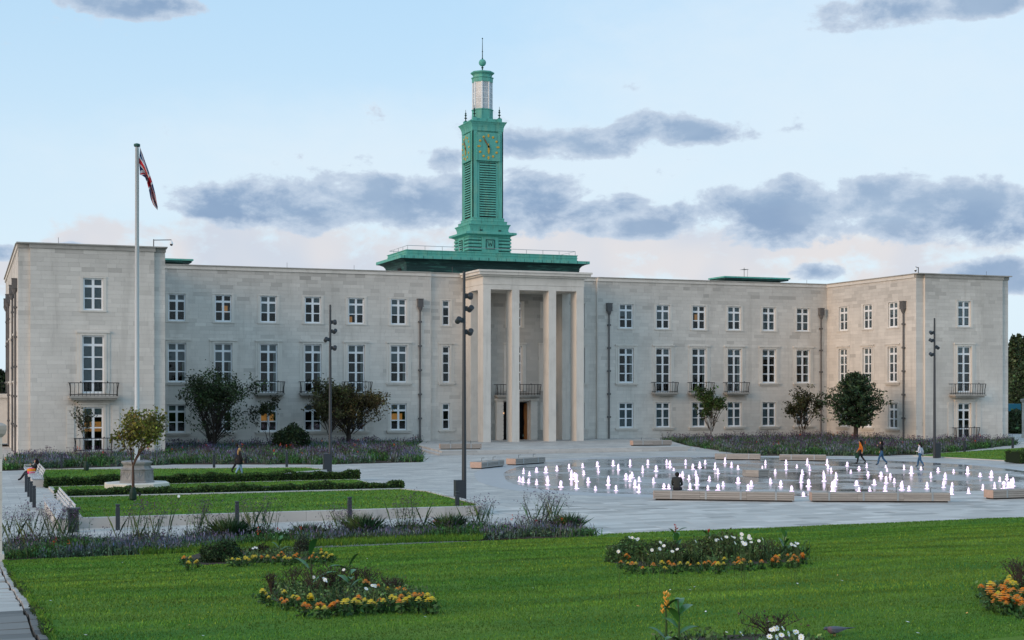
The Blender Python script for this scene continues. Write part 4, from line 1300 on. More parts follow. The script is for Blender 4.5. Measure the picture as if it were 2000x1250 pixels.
# ------------------------------------------------------------------ planting beds of mixed perennials
def perennials(name, label, poly, n_clump, hmin, hmax, r=1.0, zf=None, purple=.35, tall=.12, pokers=6, size=1.0):
    """a dense mass of lavender, catmint and grasses"""
    C_ = scatter(poly, n_clump); L = Leaves()
    z0 = zf(C_[:, 0], C_[:, 1]) if zf else np.zeros(n_clump)
    band = .5 + .5 * np.sin(C_[:, 0] * .9 + np.sin(C_[:, 1] * 1.1) * 1.5)
    h = hmin + (hmax - hmin) * rng.random(n_clump) * (.5 + .5 * band)
    for kind in range(3):
        k = 26
        sel = (band * 3 + rng.normal(0, .5, n_clump)).astype(int).clip(0, 2) == kind
        c, hh, zz = C_[sel], h[sel], z0[sel]; m = len(c)
        if not m: continue
        P = np.repeat(np.column_stack([c, zz]), k, 0) + np.column_stack([rng.normal(0, .17 * r, (m * k, 2)), np.zeros(m * k)]); H = np.repeat(hh, k) * rng.uniform(.55, 1.15, m * k)
        base = [(.088, .140, .078), (.125, .165, .125), (.062, .150, .045)][kind]
        L.blades(P, H, .035 * size, rng.uniform(.05, .75, m * k), shades(base, m * k, .4))
        Q = P + np.column_stack([rng.normal(0, .12, (m * k, 2)), H * rng.uniform(.3, .95, m * k)])
        L.quads(Q, rng.uniform(.03, .075, m * k) * size, shades(base, m * k, .4))
        if kind < 2:
            pick = rng.random(m * k) < purple * (1.3 if kind else .7); q = Q[pick]; q[:, 2] = P[pick][:, 2] + H[pick] * rng.uniform(.8, 1.1, pick.sum())
            L.blades(q, .13 * size, .022 * size, .25, shades((.17, .17, .26), len(q), .35))
    nt = int(n_clump * tall)
    if nt:
        T = scatter(poly, nt); zt = zf(T[:, 0], T[:, 1]) if zf else np.zeros(nt)
        k = 12; P = np.repeat(np.column_stack([T, zt]), k, 0) + np.column_stack([rng.normal(0, .2, (nt * k, 2)), np.zeros(nt * k)])
        H = rng.uniform(.8, 1.3, nt * k) * hmax * 1.1; ang = rng.uniform(0, 6.28, nt * k); ln = rng.uniform(0, .35, nt * k)
        L.blades(P, H, .005 * size, ln, shades((.12, .16, .09), nt * k, .3), dirs=ang)
        tip = P + np.column_stack([np.cos(ang) * ln * H * 1.2, np.sin(ang) * ln * H * 1.2, H * np.sqrt(1 - ln ** 2) * .97])
        for _ in range(3): L.quads(tip + rng.normal(0, .025, tip.shape), .045 * size, shades((.075, .04, .085), len(tip), .4), aspect=1.0)
    if pokers:
        T = scatter(poly, pokers); zt = zf(T[:, 0], T[:, 1]) if zf else np.zeros(pokers); P = np.column_stack([T, zt])
        L.blades(P, hmax * 1.1, .02, .05, shades((.06, .09, .03), pokers))
        for j in range(6): L.quads(P + np.array([0, 0, hmax * 1.1]) + rng.normal(0, .03, P.shape) * np.array([1, 1, 2]), .04 * size, shades((.60, .09, .03), pokers, .2))
    o = L.build(name, M['leaf_dull']); tag(o, label, kind='stuff'); return o


FB = [(1.05, 48.1), (5.4, 48.0), (9, 48.5), (13, 49.3), (17, 48.6), (21.6, 47.9), (21.7, 49.2), (20.4, 50.9), (14, 51.6), (6, 51.2), (4.5, 52.0), (1.1, 52.3)]
sheet('bed_soil_ground', [(x, max(y - .1, 47.34)) for x, y in FB], .05, M['soil'], .1)
perennials('front_border', 'dense grey-green lavender and catmint border along the near lawn', FB, 760, .28, .50, purple=.28, tall=.05, pokers=10)
# rough grass fringe where the border meets the lawn
P = scatter([(5.2, 47.3), (17, 47.6), (18, 49.6), (9, 49.6), (5.2, 48.4)], 9000)
grass_cover('long_grass', 'bright unmown grass fringe in front of the lavender border', P, near_z(P[:, 0], np.minimum(P[:, 1], 47.2)), .16, .025)

BLK = [(2.0, 100.6), (14.0, 104.6), (24.0, 100.8), (31.4, 101.6), (38.0, 124.2), (41.2, 132.9), (15.0, 132.9), (14.9, 116.6), (3.0, 116.8)]
sheet('bed_soil_ground', BLK, .05, M['soil'], .1)
perennials('back_border', 'dense lavender and perennial border along the left wing', BLK, 1700, .4, .75, 1.3, purple=.30, tall=.10, pokers=26, size=1.7)
BRK = [tuple(gp(*q)[:2]) for q in ((1318, 860), (1464, 890), (1720, 890.5), (1830, 887), (1990, 869))]
BRK = [(66.6, 131.0), BRK[1], BRK[2], BRK[3], (95.0, 112.0), (98.8, 116.8), (87.6, 117.0), (87.2, 132.9), (67.4, 132.9)]
sheet('bed_soil_ground', BRK, .05, M['soil'], .1)
perennials('back_border', 'dense lavender and perennial border along the right wing', BRK, 1700, .4, .75, 1.3, purple=.24, tall=.14, pokers=14, size=1.7)

# tall clumps that stand out of the front border, one by one
def verbena(x, y, h, wd, label, n=46, seed=1):
    rn = np.random.default_rng(seed); t = thing('verbena_plant', (x, y, .08), label, 'plant', 'tall clumps in the front border')
    L = Leaves(); P = np.column_stack([rn.normal(0, wd * .28, (n, 2)), np.zeros(n)]); H = h * rn.uniform(.65, 1.05, n); a = rn.uniform(0, 6.28, n); ln = rn.uniform(0, .38, n)
    for q, hh, aa, l in zip(P, H, a, ln):
        pass
    L.blades(P, H, .0035, ln, shades((.13, .22, .11), n, .3, r=rn), r=rn, dirs=a)
    tip = P + np.column_stack([np.cos(a) * ln * H * 1.2, np.sin(a) * ln * H * 1.2, H * np.sqrt(1 - ln ** 2) * .96])
    k = 5; T = np.repeat(tip, k, 0) + rn.normal(0, .13, (n * k, 3)) * np.array([1, 1, .8])
    st = np.stack([np.repeat(tip, k, 0) - np.array([0, 0, .22]), np.repeat(tip, k, 0) - np.array([.005, 0, .22]), T], 1); L.tris(st, shades((.09, .11, .07), n * k, r=rn))
    for _ in range(3): L.quads(T + rn.normal(0, .014, T.shape), .036, shades((.10, .06, .115), len(T), .45, r=rn), aspect=1.0, r=rn)
    m = 220; Q = np.column_stack([rn.normal(0, wd * .3, (m, 2)), rn.uniform(.05, h * .62, m)]); L.quads(Q, .05, shades((.12, .165, .11), m, .4, r=rn), r=rn)
    L.blades(np.column_stack([rn.normal(0, wd * .28, (160, 2)), np.zeros(160)]), h * .33 * rn.uniform(.6, 1.2, 160), 0.012, rn.uniform(.1, .6, 160), shades((.12, .175, .105), 160, .35, r=rn), r=rn)
    L.build('stems', M['leaf_dull'], t); return t
VB = [(45, 1040, 1.5, 1.9, 'wide verbena clump dotted with dark heads beside the stone gate pier'), (120, 1035, 1.35, 1.5, 'verbena clump in front of the dark litter bin'),
      (285, 1030, 1.5, 1.5, 'verbena clump below the flagpole pedestal'), (395, 1028, 1.45, 1.2, 'verbena clump beside the tall bollard in the border'),
      (505, 1032, 1.5, 1.2, 'airy verbena clump behind the marigold bed'), (665, 1022, 1.1, 1.0, 'small verbena clump beside the middle bollard of the border'), (795, 1020, 1.45, 0.9, 'narrow verbena clump at the lawn edge by the low wall'),
      (935, 1012, 1.25, 1.0, 'loose verbena clump behind the tall lamp mast foot'), (1065, 1024, 1.4, 1.5, 'broad verbena clump near the end of the border')]
for i, (px, py, h, w_, lb) in enumerate(VB):
    q = gp(px, py, .05); q = q * (51.4 / q.y) if q.y > 51.4 else q; verbena(q.x, min(q.y, 51.6), h, w_, lb, int(30 * w_), 20 + i)
def grass_clump(x, y, h, label, seed):
    rn = np.random.default_rng(seed); t = thing('grass_clump', (x, y, .08), label, 'plant', 'arching grasses in the front border')
    n = 420; L = Leaves(); L.blades(np.column_stack([rn.normal(0, .16, (n, 2)), np.zeros(n)]), h * rn.uniform(.6, 1.1, n), .012, rn.uniform(.1, .85, n), shades((.09, .18, .075), n, .35, r=rn), r=rn); L.build('blades', M['leaf_dull'], t)
for i, (px, py, h, lb) in enumerate([(450, 1035, .95, 'arching green grass clump left of the verbena by the bollard'), (710, 1035, .9, 'arching green grass clump between the two short bollards'), (880, 1028, .8, 'arching green grass clump below the lamp mast'), (1110, 1038, .75, 'arching green grass clump at the end of the border'), (600, 1042, .6, 'low green grass clump behind the far marigold bed')]):
    q = gp(px, py, .05); q = q * (51.0 / q.y) if q.y > 51 else q; grass_clump(q.x, q.y, h, lb, 50 + i)
# ------------------------------------------------------------------ flower beds on the near lawn
def gl(px, py, dz=0.0):
    """point of the sloping lawn (plus dz) seen at a place in the picture"""
    z = 1.0
    for _ in range(40):
        q = gp(px, py, z + dz); z = .6 * z + .4 * nz(q.x, q.y)
    return Vector((q.x, q.y, z))


def bed(pts, label, n, hmin, hmax, base=None):
    poly = [tuple(gl(*p)[:2]) for p in pts]; BEDS.append(poly)
    b = MB(); k = len(poly); c = Vector((sum(p[0] for p in poly) / k, sum(p[1] for p in poly) / k))
    vs = [(c.x, c.y, nz(c.x, c.y) + .05)] + [(p[0], p[1], nz(*p) + .012) for p in poly]
    area = sum(poly[i][0] * poly[(i + 1) % k][1] - poly[(i + 1) % k][0] * poly[i][1] for i in range(k))
    fs = [(0, i + 1, (i + 1) % k + 1) if area > 0 else (0, (i + 1) % k + 1, i + 1) for i in range(k)]
    b.add(vs, fs); structure(b.build('bed_soil_ground', M['soil']))
    L = Leaves(); P = scatter(poly, n); P = P * .96 + np.array([[c.x, c.y]]) * .04; z = near_z(P[:, 0], P[:, 1]); h = rng.uniform(hmin, hmax, n)
    m = 22; Q = np.repeat(np.column_stack([P, z]), m, 0) + np.column_stack([rng.normal(0, .10, (n * m, 2)), np.zeros(n * m)]); H = np.repeat(h, m) * rng.uniform(.4, 1.1, n * m)
    L.blades(Q, H, .014, rng.uniform(.05, .7, n * m), shades((.075, .13, .05), n * m, .5)); L.quads(Q + np.column_stack([np.zeros((n * m, 2)), H * .8]), rng.uniform(.025, .05, n * m), shades((.08, .14, .05), n * m, .5))
    o = L.build('bedding_foliage', M['leaf_dull']); tag(o, label, kind='stuff')
    return poly


bed([(357, 1101), (400, 1104), (470, 1101), (560, 1098), (640, 1092), (652, 1086), (600, 1078), (500, 1074), (400, 1078), (360, 1090)], 'low bedding leaves in the far marigold bed by the border', 70, .12, .28)
bed([(508, 1160), (530, 1172), (565, 1186), (610, 1190), (700, 1186), (800, 1183), (846, 1180), (842, 1170), (800, 1156), (740, 1148), (640, 1146), (560, 1150)], 'low bedding leaves in the middle flower bed', 110, .10, .30)
bed([(1186, 1098), (1230, 1106), (1330, 1108), (1450, 1105), (1540, 1099), (1576, 1092), (1560, 1084), (1460, 1080), (1330, 1080), (1220, 1084)], 'tall mixed bedding leaves in the white-flowered bed', 130, .18, .52)
bed([(1912, 1156), (1930, 1170), (1970, 1184), (2060, 1196), (2140, 1180), (2080, 1152), (1990, 1140), (1940, 1143)], 'low bedding leaves in the bed at the lawn corner', 70, .08, .2)
bed([(1240, 1262), (1300, 1275), (1480, 1285), (1640, 1262), (1560, 1246), (1480, 1240), (1330, 1246)], 'sparse bedding leaves in the nearest flower bed', 26, .06, .16)

# marigolds, each plant one by one
def bloom_mesh(name, c, r=.042, seed=0):
    rr = random.Random(seed); b = MB(); n = 9
    for ring_, (rad, z, tilt) in enumerate(((1.0, -.2, .1), (.85, .25, .3), (.55, .6, .5), (.25, .8, .7))):
        for k in range(n):
            t = 2 * math.pi * (k + .5 * (ring_ % 2)) / n; rr_ = r * rad * rr.uniform(.85, 1.15)
            p = Vector((math.cos(t) * rr_, math.sin(t) * rr_, r * z)); e = Vector((-math.sin(t), math.cos(t), 0)) * r * .42 * (.5 + rad * .5)
            q = Vector((math.cos(t) * rr_ * .3, math.sin(t) * rr_ * .3, r * (z - .1)))
            b.add([q, p - e + Vector((0, 0, r * .05)), p + Vector((math.cos(t), math.sin(t), tilt)) * r * .22, p + e], [(0, 1, 2, 3)])
    return b.mesh(name, c)
M['orange'] = mat('orange_petals', (.86, .32, .012), .6, var=.25, vscale=40); M['yellow'] = mat('yellow_petals', (.85, .66, .035), .6, var=.2, vscale=40)
M['whitep'] = mat('white_petals', (.80, .80, .82), .6, var=.08, vscale=40); M['redp'] = mat('red_petals', (.50, .045, .03), .6, var=.3, vscale=30); M['apricot'] = mat('apricot_petals', (.80, .42, .08), .55, var=.3, vscale=30)
M['stem'] = mat('green_stem', (.035, .075, .02), .7, var=.3, vscale=20); M['brown'] = mat('withered_stems', (.050, .038, .028), .9, var=.4, vscale=20)
BLM = {'o': [bloom_mesh('bloom', M['orange'], .045, k) for k in range(2)], 'y': [bloom_mesh('bloom', M['yellow'], .045, k) for k in range(2)]}
def tuft():
    L = Leaves(); n = 46; P = np.column_stack([rng.normal(0, .05, (n, 2)), rng.uniform(.02, .16, n)]); L.quads(P, rng.uniform(.03, .055, n), shades((.045, .10, .03), n, .4))
    L.blades(np.zeros((6, 3)), .18, .012, rng.uniform(0, .3, 6), shades((.03, .06, .02), 6)); return L.mesh('marigold', M['leaf_dull'])
TUFT = [tuft() for _ in range(3)]
def marigolds(pts, sx, ox, oy, where):
    for i, q in enumerate(pts):
        x, y = q[0], q[1]; c = q[2] if len(q) > 2 else random.choice('oy')
        s = random.uniform(.8, 1.25); p = gl(ox + sx * x, oy + sx * y, .17)
        o = link('marigold', random.choice(TUFT), None, p, random.uniform(0, 6.28)); o.scale = (s, s, s)
        tag(o, ('orange' if c == 'o' else 'yellow') + ' marigold plant in bloom ' + where, 'flower', 'marigolds ' + where)
        for k in range(random.choice((1, 1, 2))):
            a = random.uniform(0, 6.28); f = link('bloom', random.choice(BLM[c]), o, (math.cos(a) * .05 * k, math.sin(a) * .05 * k, .17 - .03 * k), random.uniform(0, 6))
            f.scale = (random.uniform(.8, 1.15),) * 3
B1 = [(215, 300, 'y'), (255, 290, 'y'), (270, 295, 'y'), (315, 280, 'y'), (330, 295, 'y'), (375, 275, 'y'), (395, 275, 'y'), (440, 270, 'o'), (490, 275, 'y'), (535, 280, 'o'), (575, 270, 'o'), (600, 245, 'o'), (620, 245, 'o'), (630, 265, 'y'), (655, 270, 'y'), (625, 290, 'y'), (670, 290, 'y'), (700, 275, 'o'), (720, 255, 'o'), (740, 275, 'o'), (815, 275, 'o'), (840, 265, 'o'), (850, 240, 'y'), (910, 220, 'o'), (910, 250, 'y'), (950, 255, 'y'), (925, 282, 'y'), (985, 250, 'y'), (995, 268, 'y'), (965, 270, 'y'), (830, 290, 'o'), (875, 270, 'o'), (275, 228, 'o'), (-160, 282, 'o'), (-168, 290, 'o'), (-112, 278, 'y'), (-60, 308, 'y'), (-128, 324, 'y')]
B2 = [(450, 555, 'y'), (480, 555, 'y'), (500, 580, 'y'), (600, 590, 'o'), (640, 605, 'o'), (690, 580, 'y'), (720, 580, 'y'), (735, 600, 'o'), (825, 600, 'y'), (780, 655, 'o'), (880, 640, 'o'), (905, 640, 'o'), (880, 665, 'y'), (935, 665, 'y'), (990, 645, 'o'), (1035, 640, 'o'), (1115, 620, 'y'), (1200, 610, 'o'), (1250, 625, 'y'), (1300, 635, 'y'), (1370, 610, 'o'), (1395, 625, 'y'), (1460, 605, 'y'), (1490, 615, 'y'), (1535, 605, 'o'), (1520, 630, 'o'), (1640, 585, 'o'), (1600, 615, 'y'), (1670, 625, 'y'), (1725, 575, 'y'), (1740, 600, 'y'), (1745, 630, 'y'), (1775, 630, 'y'), (1700, 560, 'o'), (1680, 555, 'o'), (1595, 550, 'y'), (1560, 540, 'o'), (1525, 515, 'o'), (1500, 520, 'o'), (1430, 510, 'y'), (1355, 485, 'o'), (1255, 478, 'o'), (620, 545, 'y'), (1170, 640, 'y'), (1090, 650, 'y')]
B3 = [(410, 350, 'o'), (460, 362, 'y'), (475, 315, 'o'), (450, 315, 'o'), (490, 382, 'o'), (515, 370, 'y'), (565, 388, 'o'), (640, 383, 'o'), (700, 375, 'y'), (720, 385, 'y'), (750, 358, 'o'), (760, 365, 'o'), (785, 385, 'o'), (830, 375, 'y'), (885, 365, 'y'), (905, 372, 'o'), (960, 378, 'y'), (1005, 365, 'o'), (1030, 352, 'o'), (1080, 365, 'o'), (1100, 382, 'y'), (1145, 345, 'y'), (1140, 370, 'y'), (1215, 355, 'o'), (1245, 345, 'o'), (1250, 360, 'o'), (1280, 350, 'o'), (1265, 365, 'y'), (1330, 362, 'y'), (1410, 355, 'o'), (1485, 342, 'o'), (1510, 335, 'o'), (1525, 345, 'o'), (1535, 310, 'y'), (1600, 342, 'y'), (1595, 300, 'o'), (1640, 325, 'o'), (1660, 318, 'o'), (1665, 335, 'o'), (1700, 320, 'o'), (1625, 345, 'o')]
B4 = [(225, 505, 'o'), (410, 500, 'o'), (480, 515, 'y'), (565, 440, 'y'), (540, 470, 'o'), (475, 650, 'o'), (430, 650, 'o'), (480, 770, 'o'), (690, 745, 'y'), (610, 790, 'o'), (580, 850, 'o'), (815, 835, 'o'), (815, 880, 'o'), (905, 920, 'o'), (960, 870, 'o'), (965, 780, 'o'), (985, 720, 'o'), (1120, 860, 'o'), (1170, 800, 'o'), (1220, 750, 'o'), (1315, 870, 'o'), (1340, 1010, 'o'), (770, 515, 'o'), (860, 600, 'o'), (880, 460, 'o'), (940, 460, 'o'), (930, 400, 'y'), (990, 370, 'y'), (1000, 325, 'y'), (1020, 440, 'y'), (1080, 420, 'y'), (1155, 490, 'y'), (1100, 605, 'o'), (1020, 590, 'o'), (1360, 700, 'o')]
marigolds(B1, .25, 400, 1020, 'in the bed against the lavender border')
marigolds(B2, .25, 400, 1020, 'in the bed with withered shrubs')
marigolds(B3, .275, 1100, 1000, 'along the white-flowered bed')
marigolds(B4, .072, 1900, 1110, 'in the bed at the lawn corner')

# white cosmos on thin stems
def cosmos_mesh():
    b = MB()
    for k in range(8):
        t = k * math.pi / 4; d = Vector((math.cos(t), math.sin(t), .12)); e = Vector((-math.sin(t), math.cos(t), 0))
        b.add([Vector((0, 0, 0)), d * .028 - e * .011, d * .04, d * .028 + e * .011], [(0, 1, 2, 3)])
    b.lathe([(.009, 0), (.008, .008), (0, .011)], 6, mi=1, caps=False)
    return b.mesh('bloom', [M['whitep'], M['yellow']])
COS = cosmos_mesh()
def cosmos(px, py, h, where, s=1.0):
    p = gl(px, py, h); st_ = MB().tube([(0, 0, 0), (random.gauss(0, .02), random.gauss(0, .02), h * .5), (random.gauss(0, .02), 0, h)], [.005, .004, .003], 4)
    o = tag(st_.build('cosmos', M['stem'], None, loc=p), 'white cosmos flower on a thin stem ' + where, 'flower', 'white cosmos ' + where)
    f = link('bloom', COS, o, (0, 0, h)); f.rotation_euler = (R(random.uniform(25, 75)), R(random.uniform(-20, 20)), R(random.uniform(-40, 60))); f.scale = (s, s, s)
for x, y in [(400, 275), (392, 282), (470, 180), (490, 182), (510, 190), (525, 195), (532, 190), (690, 215), (600, 300), (630, 270), (685, 262), (715, 240), (775, 280), (810, 265), (940, 208), (1040, 183), (1085, 200), (1100, 195), (1125, 192), (1150, 178), (1160, 178), (1200, 176), (1215, 182), (1220, 220), (1265, 155), (1270, 160), (1265, 185), (1275, 215), (1290, 230), (1282, 228), (1298, 222), (1320, 170), (1330, 190), (1318, 185), (1335, 215), (1390, 205), (1415, 190), (1620, 230), (1665, 225), (1655, 222), (1645, 240)]:
    cosmos(1100 + .275 * x, 1000 + .275 * y, random.uniform(.5, .8), 'in the tall mixed bed', .95)
for x, y in [(1500, 830), (1520, 825), (1560, 828), (1550, 875), (1600, 865), (1640, 855), (1655, 852), (1690, 885), (1690, 900), (1515, 890), (1465, 885), (1265, 865), (1480, 838)]:
    cosmos(1100 + .275 * x, 1000 + .275 * y, random.uniform(.2, .3), 'in the nearest bed', .8)
for x, y in [(930, 440), (940, 450), (945, 460), (850, 430), (1310, 495), (1330, 497), (1260, 520), (1085, 372), (390, 196), (375, 205), (405, 200)]:
    cosmos(400 + .25 * x, 1020 + .25 * y, random.uniform(.3, .5), 'in the beds beside the border', .85)

# broad-leaved cannas
def canna(p, h, nl, label, flower=None, seed=0, up=.5, group='broad-leaved cannas in the flower beds', nf=5, fh=1.05, az0=None):
    rr = random.Random(seed); t = thing('canna', p, label, 'plant', group)
    MB().tube([(0, 0, -.03), (.01, 0, h * .5), (0, .01, h)], [.016, .012, .008], 6).build('stalk', M['stem'], t)
    for k in range(nl):
        a = k * 2.4 + rr.uniform(-.3, .3) if az0 is None else az0[k]; zb = h * (.15 + .65 * k / max(nl - 1, 1)); L_ = h * rr.uniform(.55, .8); w_ = L_ * .30; b = MB(); S = 8; vs = []
        d = Vector((math.cos(a), math.sin(a), 0)); e = Vector((-math.sin(a), math.cos(a), 0)); el = rr.uniform(up * .6, up * 1.4)
        for i in range(S + 1):
            s = i / S; c = d * (L_ * s * math.cos(el)) + Vector((0, 0, zb + L_ * (s * math.sin(el) - .35 * s * s)))
            wd_ = w_ * math.sin(math.pi * min(1, s * .93 + .05)) ** .8 / 2
            vs += [c - e * wd_ + Vector((0, 0, wd_ * .35)), c, c + e * wd_ + Vector((0, 0, wd_ * .35))]
        fs = []
        for i in range(S): fs += [(i * 3, i * 3 + 1, i * 3 + 4, i * 3 + 3), (i * 3 + 1, i * 3 + 2, i * 3 + 5, i * 3 + 4)]
        b.add(vs, fs); b.build('leaf', M['canna'], t, smooth=True)
    if flower:
        for k in range(nf):
            z = h * (fh - .06 * k); a = rr.uniform(0, 6.28); off = Vector((math.cos(a) * .035, math.sin(a) * .035, z)); b = MB()
            for j in range(5):
                q = a + j * 1.25; u_ = Vector((math.cos(q) * .5, math.sin(q) * .5, .85)) * rr.uniform(.045, .075); v_ = Vector((-math.sin(q), math.cos(q), 0)) * .016
                b.add([Vector((0, 0, 0)), u_ * .6 - v_, u_, u_ * .6 + v_], [(0, 1, 2, 3)])
            b.build('bloom', flower, t, loc=off)
    return t
M['canna'] = mat('canna_leaf', (.04, .15, .03), .38, spec=.5, var=.3, vscale=14)
canna(gl(1300, 1262, 0), .50, 2, 'flowering canna with yellow-orange spikes in the nearest bed', M['apricot'], 3, .8, nf=8, fh=1.12, az0=[2.4, 5.2])
canna(gl(1325, 1266, 0), .52, 6, 'leafy canna with broad dark leaves in the nearest bed', None, 4, .75, az0=[-2.6, .1, 2.0, 3.6, .5, 1.0])
canna(gl(1320, 1086, 0), .72, 6, 'canna with red flower spikes in the tall mixed bed', M['redp'], 5, 1.0, nf=6)
canna(gl(1384, 1090, 0), .62, 5, 'short canna with orange-red blooms in the tall mixed bed', M['redp'], 6, .9, nf=4)
canna(gl(683, 1160, 0), .62, 6, 'bright green canna among withered shrubs', None, 7, .8)
canna(gl(606, 1158, 0), .85, 3, 'tall canna with one leaf above withered shrubs', None, 8, 1.1)
canna(gl(545, 1084, 0), .75, 6, 'leafy canna behind the far marigolds', M['redp'], 9, .9, nf=2)
canna(gl(1532, 1090, 0), .6, 5, 'pale green canna at the end of the tall mixed bed', None, 10, 1.0)

def withered(px, py, h, w_, label, seed):
    rr = random.Random(seed); p = gl(px, py); t = thing('withered_shrub', p, label, 'shrub', 'withered shrubs in the flower beds'); b = MB()
    for k in range(16):
        a = rr.uniform(0, 6.28); l = rr.uniform(.2, .8) * w_; m_ = Vector((math.cos(a) * l * .4, math.sin(a) * l * .4, h * .5)); e = Vector((math.cos(a) * l, math.sin(a) * l, h * rr.uniform(.8, 1.05)))
        b.tube([(0, 0, -.02), m_, e], [.008, .006, .003], 4)
        for j in range(4):
            q = m_.lerp(e, rr.uniform(.2, 1)); b.tube([q, q + Vector((rr.gauss(0, .05), rr.gauss(0, .05), rr.uniform(.03, .1)))], [.004, .003], 3)
    b.build('twigs', M['brown'], t); rn = np.random.default_rng(seed); n = 170
    zz = rn.uniform(.3, 1.02, n); P = np.column_stack([rn.normal(0, 1, (n, 2)) * (w_ * .42 * zz)[:, None], h * zz]); L = Leaves(); L.quads(P, rn.uniform(.014, .03, n), shades((.050, .040, .030), n, .4, r=rn), r=rn); L.build('seed_heads', M['leaf_dull'], t)['kind'] = 'stuff'
W = [(530, 1166, .55, .22, 'thin withered shrub at the tip of the diamond bed'), (571, 1150, .5, .25, 'small withered shrub behind the thin one'), (611, 1166, .75, .5, 'tallest withered brown shrub in the diamond bed'), (640, 1156, .5, .3, 'withered shrub between the tallest one and the canna'), (657, 1154, .6, .45, 'broad withered shrub left of the bright canna'),
     (692, 1150, .55, .3, 'withered shrub behind the bright canna'), (720, 1150, .5, .35, 'withered shrub with an orange flower beside it'), (770, 1165, .45, .35, 'dark withered shrub near the marigold corner'),
     (1340, 1094, .5, .6, 'brown dried clump under the red cannas'), (1425, 1096, .45, .8, 'wide brown dried clump amid the tall mixed bed'), (1490, 1092, .6, .6, 'brown dried clump behind the white cosmos'), (1250, 1092, .55, .35, 'brown dried stem clump near the bed tip'), (1997, 1160, .7, .5, 'brown withered shrub beside the corner marigolds'), (1985, 1150, .6, .3, 'thin withered stem behind the corner marigolds'), (1505, 1243, .3, .5, 'dried flower clump with white cosmos in the nearest bed')]
for i, (px, py, h, w_, lb) in enumerate(W): withered(px, py, h * .72, w_ * 1.1, lb, 90 + i)

def dome_bush(p, rx, h, label, c, n, leaf, seed, group='rounded shrubs', name='bush'):
    rn = np.random.default_rng(seed); t = thing(name, p, label, 'shrub', group)
    b = MB()
    for k in range(9):
        a = k * .7; b.tube([(0, 0, -.05), (math.cos(a) * rx * .3, math.sin(a) * rx * .3, h * .4), (math.cos(a) * rx * .55, math.sin(a) * rx * .55, h * .75)], [.03, .02, .01], 5)
    b.build('branches', M['bark'], t)
    u = rn.normal(size=(n, 3)); u /= np.linalg.norm(u, axis=1, keepdims=True); u[:, 2] = abs(u[:, 2]); rad = rn.uniform(.35, 1, n) ** .4 * (1 + .13 * np.sin(u[:, 0] * 5 + seed) * np.sin(u[:, 1] * 6) + .1 * np.sin(u[:, 2] * 7 + u[:, 0] * 4))
    P = u * rad[:, None] * np.array([rx, rx, h]) * (1 + rn.normal(0, .03, (n, 1))); L = Leaves(); L.quads(P, rn.uniform(.6, 1.4, n) * leaf, shades(c, n, .4, r=rn), r=rn); L.build('foliage', M['leaf_dull'], t)
dome_bush(gl(432, 1096), .62, .52, 'dark green rounded bush at the end of the far marigold bed', (.022, .048, .016), 6000, .035, 5)
dome_bush(gl(508, 1085), .35, .32, 'small brownish bush behind the yellow marigolds', (.03, .032, .018), 1800, .03, 6)
dome_bush(gl(590, 1085), .28, .55, 'grey-green feathery bush behind the orange marigolds', (.04, .055, .035), 1800, .03, 7)
dome_bush(gl(1225, 1096), .55, .5, 'green feathery bush at the tip of the tall mixed bed', (.06, .115, .04), 4000, .035, 8)
dome_bush(gl(1290, 1094), .6, .42, 'dark feathery bush in the tall mixed bed', (.055, .09, .035), 4000, .035, 9)
dome_bush(gl(1400, 1094), .8, .6, 'largest green bush of the tall mixed bed', (.075, .115, .04), 6000, .035, 10)

near_grass()
# fallen petals and leaves on the grass
for i in range(46):
    px, py = random.uniform(60, 1990), random.uniform(1085, 1248)
    p = gl(px, py, .045); c = random.choice((M['whitep'], M['apricot'], M['curtain']))
    b = MB(); b.add([(-.025, 0, .0), (0, -.014, .008), (.03, 0, .012), (0, .016, .004)], [(0, 1, 2, 3)]); o = b.build('fallen_leaf', c, None, loc=p + Vector((0, 0, .045)), rz=random.uniform(0, 6))
    tag(o, 'tiny pale fallen leaf lying on the near lawn', 'leaf', 'fallen leaves on the lawn')

# ------------------------------------------------------------------ garden path of stone slabs beside the lawn
pz = lambda y: nz(1.0, y) - .03
b = MB(); ys = [8 + k * 2 for k in range(20)]
for a, c in zip(ys, ys[1:]): b.add([(-2.2, a, pz(a) - .05), (.97, a, pz(a) - .05), (.97, c, pz(c) - .05), (-2.2, c, pz(c) - .05)], [(0, 1, 2, 3)], 0); b.add([(-60, a, pz(a) - .01), (-2.2, a, pz(a) - .01), (-2.2, c, pz(c) - .01), (-60, c, pz(c) - .01)], [(0, 1, 2, 3)], 1)
gpath = structure(b.build('garden_path', [M['soil'], M['paving']]))
y = 14.0; i = 0
while y < 46.3:
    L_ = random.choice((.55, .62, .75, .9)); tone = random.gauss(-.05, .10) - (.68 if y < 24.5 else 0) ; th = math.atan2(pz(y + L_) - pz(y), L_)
    for xa, xb in ((-.62, .84), (-2.2, -.63)):
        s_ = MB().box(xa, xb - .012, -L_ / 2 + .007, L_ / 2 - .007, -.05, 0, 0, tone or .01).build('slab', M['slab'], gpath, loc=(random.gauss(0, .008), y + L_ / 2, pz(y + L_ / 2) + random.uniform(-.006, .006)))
        s_.rotation_euler = (th + random.gauss(0, .006), random.gauss(0, .006), random.gauss(0, .004))
    s_ = MB().box(.862, .965, -L_ / 2 + .004, L_ / 2 - .004, -.1, .035, 0, tone - .15).build('edging_stone', M['slab'], gpath, loc=(random.gauss(0, .006), y + L_ / 2, pz(y + L_ / 2))); s_.rotation_euler = (th, 0, random.gauss(0, .01))
    y += L_
